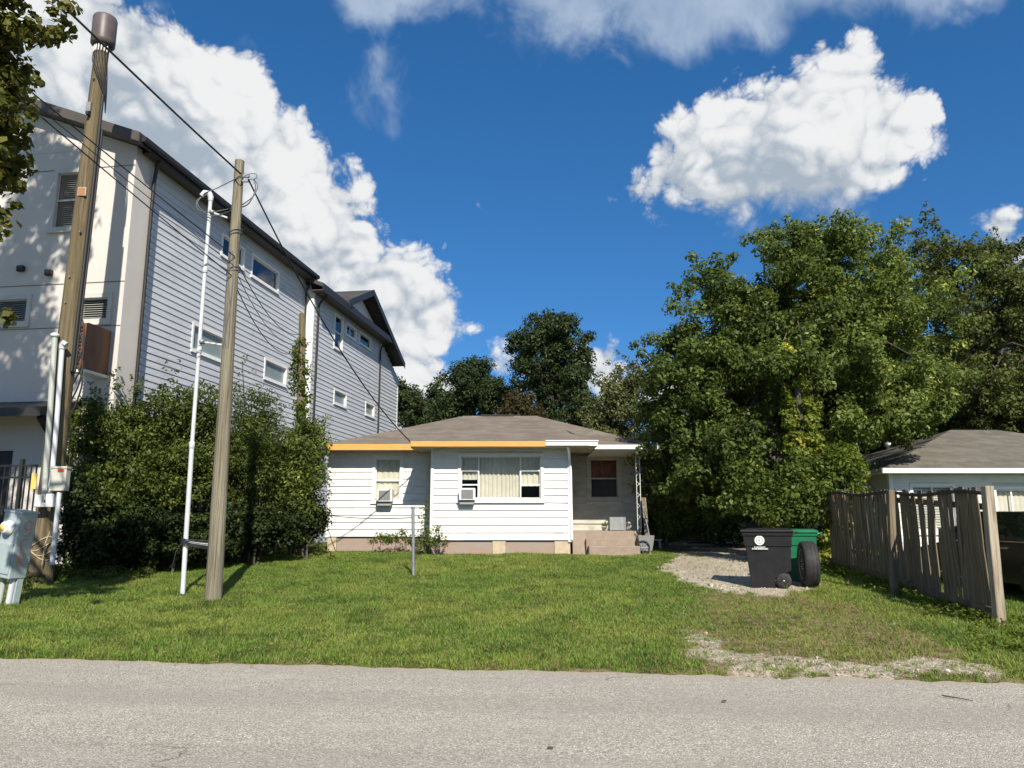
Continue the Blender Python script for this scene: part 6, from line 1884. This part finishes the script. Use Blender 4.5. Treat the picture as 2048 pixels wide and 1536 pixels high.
def plants():
    # big tree over the driveway
    lb = [lobe(1560, 640, 170, 150, 21.5, 2.6), lobe(1690, 580, 170, 120, 22, 2.8), lobe(1450, 690, 125, 140, 21, 2.4), lobe(1390, 830, 95, 130, 20.6, 1.8),
          lobe(1630, 790, 220, 150, 20.8, 2.6), lobe(1790, 690, 130, 150, 22.5, 2.4), lobe(1420, 580, 70, 60, 21.2, 1.3), lobe(1610, 500, 75, 50, 21.8, 1.4),
          lobe(1700, 490, 60, 45, 22, 1.2), lobe(1780, 800, 100, 80, 21.0, 1.8), lobe(1330, 720, 55, 60, 21.3, 1.2), lobe(1480, 930, 120, 90, 20.3, 1.6), lobe(1340, 900, 55, 100, 21.6, 1.2), lobe(1420, 960, 90, 80, 21.5, 1.4)]
    ex = [(*at(px, py, Y), r) for px, py, Y, r in ((1385, 512, 21.2, .22), (1400, 530, 21.2, .3), (1300, 680, 21.3, .3), (1345, 575, 21.2, .22), (1352, 590, 21.2, .25), (1575, 440, 21.8, .2), (1590, 455, 21.8, .3), (1645, 440, 22, .24), (1690, 450, 22, .25), (1490, 480, 21.5, .25), (1520, 500, 21.5, .3), (1465, 515, 21.5, .25), (1745, 470, 22.5, .3), (1270, 690, 21.5, .25))]
    b = at(1508, 1040, 20.8)
    tree('broadleaf_tree', 'huge dark green broadleaf tree spreading over the driveway and bins', (b.x, 20.8), at(1600, 600, 21.6), lb, 1750, 0.20, 0.44, 95, 0.128, L_DEEP, 31, r0=0.2, nlimb=34, width=0.62, extra=ex, east=0.035, boughs=210, spread=0.36)
    # second tree, behind and to the right
    lb = [lobe(1900, 610, 140, 120, 28, 2.8), lobe(2010, 650, 130, 160, 28.5, 3), lobe(2120, 600, 130, 150, 29, 3), lobe(1940, 790, 180, 90, 27, 2.6), lobe(1860, 540, 70, 70, 28, 1.6), lobe(2060, 820, 150, 80, 26.5, 2.4), lobe(1990, 520, 80, 40, 28.5, 1.6)]
    ex = [(*at(px, py, 28), r) for px, py, r in ((1850, 425, .22), (1858, 450, .25), (1840, 465, .3), (1870, 440, .2), (1815, 440, .18), (1825, 465, .25), (1852, 408, .16), (1846, 440, .2), (1862, 425, .16), (1795, 455, .16), (1805, 465, .2), (1872, 455, .25), (1838, 485, .4), (1870, 490, .4), (1900, 505, .45), (1860, 490, .35), (1885, 470, .3), (1905, 490, .28), (1800, 480, .3), (1950, 470, .2), (1985, 480, .25), (1990, 460, .2), (2010, 490, .3), (1830, 500, .4), (1880, 510, .4), (1940, 520, .3), (2030, 510, .3))]
    tree('broadleaf_tree', 'tall loose-topped tree rising behind the white house on the right', (at(1960, 900, 28).x, 28), at(1930, 560, 28), lb, 900, 0.24, 0.46, 85, 0.15, L_OLIVE_DEEP, 47, r0=0.22, nlimb=30, extra=ex, boughs=120, spread=0.45)
    lb = [lobe(1480, 760, 130, 130, 29.5, 1.6), lobe(1640, 760, 160, 150, 30, 1.8), lobe(1400, 880, 110, 110, 29, 1.4), lobe(1600, 920, 180, 90, 29, 1.4), lobe(1780, 880, 150, 100, 29.6, 1.6)]
    tree('dense_tree', 'dense dark tree standing directly behind the huge driveway tree', (at(1560, 1000, 29.5).x, 29.5), at(1580, 760, 29.5), lb, 620, 0.4, 0.75, 95, 0.2, L_FAR, 43, r0=0.24, nlimb=20)
    lb = [lobe(1900, 830, 150, 80, 33, 2), lobe(2060, 800, 150, 120, 33, 2), lobe(1960, 720, 130, 90, 33.5, 2)]
    tree('dense_tree', 'dense dark tree filling the skyline behind the grey hip roof', (at(1980, 950, 33).x, 33), at(1980, 760, 33), lb, 360, 0.45, 0.8, 90, 0.22, L_FAR, 45, r0=0.24, nlimb=16)
    # sparse pale tree just behind the bungalow
    lb = [lobe(1225, 830, 60, 70, 29, 1.6), lobe(1255, 770, 45, 50, 29.5, 1.2), lobe(1190, 870, 50, 35, 28.5, 1.2), lobe(1275, 860, 45, 55, 28.5, 1.2)]
    ex = [(*at(px, py, 29), r) for px, py, r in ((1215, 725, .18), (1235, 705, .16), (1250, 715, .2), (1265, 735, .25), (1200, 750, .2), (1210, 775, .3), (1180, 800, .25), (1240, 740, .25))]
    tree('sparse_tree', 'sparse pale olive tree poking up behind the bungalow roof', (at(1230, 900, 29).x, 29), at(1240, 760, 29), lb, 210, 0.22, 0.42, 60, 0.14, L_OLIVE, 53, r0=0.1, nlimb=18, extra=ex)
    # far trees
    lb = [lobe(1100, 680, 72, 48, 38, 2.4), lobe(1075, 735, 58, 50, 38, 2.2), lobe(1135, 740, 52, 60, 38, 2.2), lobe(1105, 640, 28, 18, 38, 1.2), lobe(1035, 690, 24, 26, 38, .8), lobe(1170, 690, 20, 34, 38, .8), lobe(1110, 800, 60, 34, 38, 1.6)]
    tree('round_topped_tree', 'dark round-topped tree standing tallest behind the bungalow', (at(1098, 900, 38).x, 38), at(1100, 690, 38), lb, 330, 0.30, 0.55, 95, 0.17, L_FAR, 61, r0=0.32, nlimb=20)
    lb = [lobe(935, 780, 62, 52, 42, 2.4), lobe(985, 800, 50, 50, 42, 2.2), lobe(900, 820, 46, 40, 42, 2), lobe(1010, 770, 26, 28, 42, 1.2), lobe(950, 735, 34, 20, 42, 1.2)]
    tree('broad_tree', 'broad dark tree between the rear townhouse and the round-topped tree', (at(945, 900, 42).x, 42), at(945, 760, 42), lb, 260, 0.32, 0.6, 90, 0.18, L_FAR, 67, r0=0.25, nlimb=16)
    lb = [lobe(825, 815, 40, 45, 50, 2.4), lobe(800, 780, 26, 32, 50, 1.6), lobe(855, 840, 40, 34, 50, 2), lobe(870, 790, 20, 24, 50, 1)]
    tree('far_tree', 'dark tree peeping out at the far end of the rear townhouse', (at(825, 900, 50).x, 50), at(825, 790, 50), lb, 170, 0.36, 0.65, 85, 0.2, L_FAR, 71, r0=0.25, nlimb=12)
    lb = [lobe(1045, 825, 42, 42, 35, 1.8), lobe(1010, 850, 36, 30, 35, 1.6)]
    tree('low_tree', 'low reddish-green tree close behind the bungalow ridge', (at(1040, 900, 35).x, 35), at(1040, 800, 35), lb, 120, 0.28, 0.5, 90, 0.15, L_RUST, 73, r0=0.14, nlimb=10)
    lb = [lobe(1165, 830, 46, 50, 33, 1.8), lobe(1200, 860, 46, 36, 33, 1.6), lobe(1150, 770, 26, 36, 33, 1.2)]
    tree('low_tree', 'low dark tree under the round-topped tree behind the bungalow', (at(1165, 900, 33).x, 33), at(1165, 810, 33), lb, 150, 0.28, 0.5, 90, 0.15, L_FAR, 79, r0=0.14, nlimb=10)
    # sweetgum in front of the townhouse, mostly out of the picture to the left
    base = (-11.0, 7.4)
    cl = crown_clumps([(-10.1, 8.8, 14.6, 1.75, 2.2, 4.3), (-10.7, 8.2, 10.4, 1.9, 1.6, 2.2), (-12.4, 9.0, 11.0, 2.4, 2.4, 4.0)], 300, 0.35, 0.62, 83)
    vis = crown_clumps([lobe(0, 90, 70, 120, 8.4, .7), lobe(-40, 250, 70, 130, 8.4, .7), lobe(-60, 60, 110, 140, 8.2, .8), lobe(85, 40, 40, 50, 8.6, .35), lobe(-10, 330, 40, 60, 8.4, .4), lobe(-20, 430, 42, 50, 8.3, .35), lobe(-120, 250, 120, 250, 8.2, .8)], 260, 0.14, 0.24, 85)
    vis = np.concatenate([vis, np.array([(*at(px, py, 8.5), r) for px, py, r in ((125, 25, .12), (140, 12, .1), (120, 65, .12), (105, 75, .12), (60, 225, .13), (20, 440, .12), (30, 410, .1), (75, 165, .1), (60, 190, .12), (150, 20, .08), (15, 640, .12), (5, 630, .12))])])
    t = thing('sweetgum_tree', 'leafy sweetgum branches hanging in front of the townhouse stucco', 'tree', (base[0], base[1], gz(*base)))
    foliage('crown', cl, 125, 0.15, L_GUM, t, 84, width=0.85)
    foliage('hanging_branches', vis, 48, 0.095, L_GUM, t, 86, width=0.9, tint_bias=0.05)
    mb = MB(); r = random.Random(4)
    limbs(mb, (base[0], base[1], gz(*base) - .1), (-10.4, 8.4, 15.5), [cl[r.randrange(len(cl))][:3] for _ in range(18)] + [vis[r.randrange(len(vis))][:3] for _ in range(10)], 0.26, 5)
    mb.build('trunk', M['bark'], t)
    # hedge of tall shrubs along the townhouse
    def shrub(label, lbs, base_px, seed, n, per=80, leaf=0.10, mat=L_HEDGE, ex=(), tint=0.0, name='leafy_shrub', zmin=0.75, rmin=.2, rmax=.4, stems=6):
        Y = lbs[0][1]; bx = at(base_px[0], base_px[1], Y).x; bz = gz(bx, Y)
        t = thing(name, label, 'shrub', (bx, Y, bz), 'overgrown hedge along the townhouse')
        cl = crown_clumps(lbs, n, rmin, rmax, seed, 0.4, zmin)
        if len(ex): cl = np.concatenate([cl, np.array([(*at(px, py, Y - .2), r) for px, py, r in ex])])
        foliage('foliage', cl, per, leaf, mat, t, seed + 1, width=0.5, tint_bias=tint)
        r = random.Random(seed)
        for k in range(stems):
            q = Vector(cl[r.randrange(len(cl))][:3]); s = Vector((q.x + r.uniform(-.3, .3), Y + r.uniform(-.3, .3), bz - .05))
            MB().tube([s, s.lerp(q, .4) + Vector((r.uniform(-.15, .15), 0, .15)), q], [.035, .025, .008], 6).build('stem', M['bark'], t)
        return t
    shrub('tall shrub hiding the foot of the stucco corner beside the tall pole', [lobe(225, 900, 80, 120, 18.0, .9), lobe(200, 840, 60, 70, 18, .7), lobe(170, 960, 50, 110, 17.6, .6), lobe(240, 990, 80, 70, 17.4, .7)], (220, 1120), 91, 240,
          ex=((225, 750, .16), (235, 770, .2), (205, 740, .08), (240, 738, .1), (180, 765, .1), (262, 755, .12), (285, 760, .12), (190, 780, .18), (160, 800, .16), (150, 840, .18), (270, 785, .2), (300, 790, .18), (145, 890, .2)))
    shrub('dense shrub directly behind the white conduit mast', [lobe(345, 880, 85, 100, 18.4, .9), lobe(330, 960, 100, 90, 17.9, .9), lobe(380, 830, 60, 60, 18.4, .7)], (340, 1110), 95, 240,
          ex=((345, 760, .16), (352, 742, .1), (358, 722, .07), (366, 735, .08), (335, 725, .06), (400, 765, .14), (420, 775, .16), (330, 740, .09), (360, 775, .18), (372, 785, .2), (395, 790, .2), (310, 800, .18), (280, 775, .2)))
    shrub('tall feathery shrub behind the wooden service pole', [lobe(485, 860, 75, 90, 19.0, .9), lobe(470, 940, 85, 90, 18.7, .9), lobe(520, 880, 60, 60, 19.2, .8)], (480, 1090), 99, 230,
          ex=((485, 725, .12), (492, 715, .1), (470, 735, .12), (505, 745, .12), (518, 770, .14), (545, 800, .14), (565, 815, .16), (455, 760, .14), (480, 745, .16), (475, 770, .2), (500, 790, .2), (530, 800, .2), (550, 830, .2), (445, 790, .2)), leaf=0.075)
    shrub('rounded shrub pressing against the left corner of the bungalow', [lobe(590, 920, 62, 62, 20.6, .9), lobe(570, 980, 80, 60, 20.0, .9), lobe(622, 880, 36, 46, 21.0, .6)], (590, 1085), 103, 230,
          ex=((650, 930, .16), (645, 965, .16), (640, 860, .16), (650, 900, .14)), tint=0.1)
    shrub('low shrub with shade-darkened leaves in front of the hedge under the conduit mast', [lobe(300, 1070, 110, 55, 17.0, .6), lobe(190, 1075, 60, 60, 16.6, .5), lobe(165, 1010, 36, 60, 16.4, .3), lobe(390, 1075, 60, 45, 17.6, .5)], (290, 1135), 107, 400, zmin=0.5, rmin=.16, rmax=.3, mat=L_HEDGE_SHADE, stems=2)
    shrub('low spreading shrub between the service pole and the bungalow', [lobe(520, 1055, 90, 45, 19.0, .6), lobe(440, 1065, 60, 50, 18.4, .5), lobe(600, 1050, 56, 40, 20.6, .5)], (520, 1095), 111, 340, zmin=0.6, rmin=.16, rmax=.32, mat=L_HEDGE_SHADE, stems=2)
    shrub('dense back shrub filling the gap along the lap-sided townhouse wall', [lobe(430, 930, 150, 100, 20.4, .6), lobe(300, 940, 140, 120, 19.0, .5), lobe(560, 960, 90, 90, 21.6, .5), lobe(430, 1060, 200, 50, 20.2, .5), lobe(250, 1050, 130, 70, 18.6, .4)], (420, 1090), 115, 560, zmin=0.75, rmin=.25, rmax=.45, leaf=0.11, mat=L_HEDGE_SHADE)
    # understorey at the end of the driveway
    def under(label, lbs, seed, n, mat=L_DEEP, leaf=.1, zmin=0.8, per=80, tint=0.0, name='understorey_shrub', group='shrubs at the end of the driveway'):
        Y = lbs[0][1]; bx = lbs[0][0]
        t = thing(name, label, 'shrub', (bx, Y, gz(bx, Y)), group)
        cl = crown_clumps(lbs, n, .22, .42, seed, .5, zmin)
        foliage('foliage', cl, per, leaf, mat, t, seed + 1, width=.6, tint_bias=tint)
        st = MB(); limbs(st, (bx, Y, gz(bx, Y) - .05), (lbs[0][0], Y, lbs[0][2]), [cl[(k * 7) % len(cl)][:3] for k in range(6)], .06, seed, 6); st.build('stem', M['bark'], t)
    under('dark shrub in the shade just right of the bungalow porch', [lobe(1325, 960, 45, 80, 23.2, .8), lobe(1345, 1020, 45, 50, 22.8, .6), lobe(1310, 1040, 40, 40, 24.5, .6), lobe(1302, 910, 22, 70, 24.2, .5)], 121, 210, zmin=.75)
    under('dark shrub closing the far end of the driveway under the big tree', [lobe(1440, 1000, 90, 70, 25.5, .9), lobe(1540, 990, 80, 80, 25, .9), lobe(1370, 960, 60, 90, 26, .8), lobe(1320, 1000, 60, 70, 27, .8), lobe(1420, 1060, 120, 30, 25.2, .6)], 125, 420, zmin=.75)
    under('mid-green shrub growing behind the bins around the ivy-covered snag', [lobe(1600, 970, 70, 70, 18.0, .7), lobe(1680, 930, 42, 46, 18.2, .6), lobe(1620, 1030, 60, 40, 17.6, .5), lobe(1500, 960, 46, 60, 18.6, .6), lobe(1560, 1020, 60, 40, 18, .5)], 129, 190, L_SHRUB, .11, 0.7, 62)
    under('bright yellow-green shrub spilling over the far end of the picket fence', [lobe(1685, 930, 38, 42, 18.0, .5), lobe(1690, 1010, 40, 60, 18.4, .5)], 133, 100, L_BRIGHT, .10, 0.8, 60)
    # ivy-smothered snag
    Y = 18.6
    b = at(1608, 1090, Y); tp = at(1578, 700, Y); g0 = gz(b.x, Y)
    t = thing('ivy_covered_snag', 'dead trunk smothered in bright ivy with a yellow tip', 'tree', (b.x, Y, g0))
    spine = [Vector((b.x, Y, g0 - .1)), at(1612, 980, Y), at(1606, 880, Y), at(1594, 780, Y), tp]
    MB().tube(spine, [.16, .13, .10, .07, .02], 10).build('trunk', M['bark'], t)
    arm = [at(1600, 850, Y), at(1575, 790, Y - .1), at(1548, 728, Y - .1)]
    MB().tube(arm, [.05, .035, .01], 7).build('limb', M['bark'], t)
    arm2 = [at(1610, 900, Y), at(1630, 850, Y - .2), at(1640, 805, Y - .2)]
    MB().tube(arm2, [.05, .03, .01], 7).build('limb', M['bark'], t)
    cl = []
    for i in range(150):
        f = rng.random() ** 0.8; k = f * 4; j = min(3, int(k)); p = spine[j].lerp(spine[j + 1], k - j)
        w = 0.50 * (1 - f) ** 0.6 + 0.10; a = rng.uniform(0, 6.28)
        cl.append((p.x + w * math.cos(a) * .8, p.y + w * math.sin(a) * .6, max(p.z, g0 + .2), .10 + .14 * (1 - f)))
    for pts in (arm, arm2):
        for i in range(16):
            f = i / 15 * 2; j = min(1, int(f)); p = pts[j].lerp(pts[j + 1], f - j); cl.append((*p, .13 - .04 * f))
    foliage('ivy', cl, 70, 0.10, L_BRIGHT, t, 141, width=.8, tint_bias=.34)
    foliage('yellow_tip', [(*at(1578, 697, Y - .1), .12), (*at(1584, 712, Y - .1), .10), (*at(1570, 690, Y - .1), .09)], 60, .07, L_YELLOW, t, 143, width=.8)
    # plants at the foot of the bay
    def weed(label, spots, seed, leaf=.07, mat=L_VINE, per=60, name='weed_clump', group=None, cat='weed', tint=0.0):
        p0 = spots[0]
        t = thing(name, label, cat, (p0[0], p0[1], gz(p0[0], p0[1])), group)
        foliage('leaves', spots, per, leaf, mat, t, seed, width=.5, tint_bias=tint)
        st = MB()
        for s in spots[::2]:
            st.tube([(s[0], s[1], gz(s[0], s[1]) - .03), (s[0] + .03, s[1], s[2])], [.01, .004], 5)
        st.build('stem', M['bark'], t)
    pl = [(*at(px, py, 20.9), r) for px, py, r in ((852, 998, .12), (850, 1015, .15), (847, 1035, .19), (852, 1055, .23), (858, 1075, .27), (846, 1072, .26), (836, 1083, .24), (846, 1092, .26))]
    weed('climbing leafy plant at the inner corner of the bungalow bay', pl, 151, tint=.1, per=110, name='climbing_plant', cat='plant')
    pl = [(*at(px, py, 20.6), r) for px, py, r in ((875, 1058, .13), (880, 1075, .18), (868, 1085, .22), (888, 1086, .15))]
    weed('small leafy weed in front of the bay corner', pl, 153, per=90)
    pl = [(*at(px, py, 21.6), r) for px, py, r in ((760, 1074, .2), (775, 1078, .24), (790, 1076, .22), (805, 1064, .16), (812, 1078, .24), (828, 1084, .2), (745, 1082, .16))]
    weed('low row of weeds along the foundation of the bungalow wing', pl, 155, per=150)
    # ground cover at the foot of the tall pole
    sp = []
    for i in range(150):
        px = rng.uniform(20, 300); py = rng.uniform(1120, 1165) + max(0, (120 - px)) * 0.3
        q = on_ground(px, py); sp.append((q.x, q.y, q.z + rng.uniform(.06, .22), rng.uniform(.10, .18)))
    weed('dark ground-cover plants around the foot of the tall utility pole', sp, 157, leaf=.075, mat=L_HEDGE, per=42, name='ground_cover')
    # weeds along the fence
    sp = []
    a, b = FENCE
    for i in range(210):
        f = rng.random(); p = a.lerp(b, f); x = p.x - abs(rng.gauss(0, .28)) - .05 + .10 * f; y = p.y + rng.uniform(-.2, .2)
        sp.append((x, y, gz(x, y) + rng.uniform(.02, .10) , rng.uniform(.07, .15)))
    weed('bright green weeds spilling along the foot of the picket fence', sp, 159, leaf=.06, mat=L_BRIGHT, per=34, name='fence_weeds', tint=-.1)
    sp = []
    for i in range(70):
        q = on_ground(rng.uniform(1950, 2120), rng.uniform(1235, 1310)); sp.append((q.x, q.y, q.z + rng.uniform(.02, .09), rng.uniform(.07, .14)))
    weed('leafy weeds between the end fence post and the road', sp, 161, leaf=.06, mat=L_BRIGHT, per=34, name='roadside_weeds', tint=-.05)
    sp = []
    for i in range(60):
        q = on_ground(rng.uniform(380, 660), 1128 - rng.random() * 45); sp.append((q.x, q.y + .5, q.z + rng.uniform(.03, .18), rng.uniform(.08, .15)))
    weed('dark weeds along the shaded edge of the lawn under the hedge', sp, 163, leaf=.07, mat=L_HEDGE, per=34, name='hedge_weeds')
L_OLIVE_DEEP = leaf_mat('leaf_olive_deep', (0.030, 0.046, 0.013), (0.155, 0.175, 0.05), trans=0.3)
L_SHRUB = leaf_mat('leaf_shrub', (0.035, 0.062, 0.012), (0.15, 0.19, 0.035), tip=(0.30, 0.32, 0.06), trans=0.35)
L_RUST = leaf_mat('leaf_rust', (0.035, 0.030, 0.012), (0.085, 0.072, 0.028), trans=0.25)
plants()

def back_fence():
    Y = 31.5
    t = thing('board_fence', 'grey board fence across the back behind the big tree', 'fence', (8, Y, gz(8, Y)))
    me = MB().box((-0.068, 0, 0), (0.068, 0.018, 1.85)).mesh('board'); me.materials.append(M['picket'])
    for i in range(76):
        x = 3.0 + i * 0.14
        o = bpy.data.objects.new('board', me); COL.objects.link(o); o.parent = t
        o.location = Vector((x, Y, gz(x, Y) - 0.03 + rng.uniform(-.02, .02))) - t.location
    for h in (0.4, 1.5):
        MB().box((2.9, Y + 0.02, gz(8, Y) + h), (13.6, Y + 0.06, gz(8, Y) + h + 0.09)).build('rail', M['picket'], t)
back_fence()

# ------------------------------------------------------------------ litter on the road
def litter():
    for k, (px, py, lab) in enumerate(((1448, 1404, 'small dark leaf lying on the road opposite the driveway'), (1100, 1498, 'tiny dark leaf alone in the middle of the road'))):
        d = ray(px, py); tt = (0.022 - EYE) / d.z; x, y = d.x * tt, d.y * tt
        o = MB().add([(x - .022, y - .012, .026), (x + .02, y - .016, .03), (x + .026, y + .014, .034), (x - .016, y + .018, .028), (x, y, .04)], [(0, 1, 4), (1, 2, 4), (2, 3, 4), (3, 0, 4), (3, 2, 1, 0)]).build('fallen_leaf', M['bark'], None, loc=(x, y, .026))
        tag(o, lab, 'leaf')
    pts = []
    for px, py in ((1884, 1391), (1895, 1393), (1915, 1396), (1946, 1402)):
        d = ray(px, py); tt = (0.026 - EYE) / d.z; pts.append(Vector((d.x * tt, d.y * tt, 0.028)))
    o = MB().tube(pts, [.006, .006, .005, .003], 5).build('twig', M['bark'], None, loc=pts[0]); tag(o, 'thin dry twig lying on the road below the fence', 'twig')
litter()
build_grass()
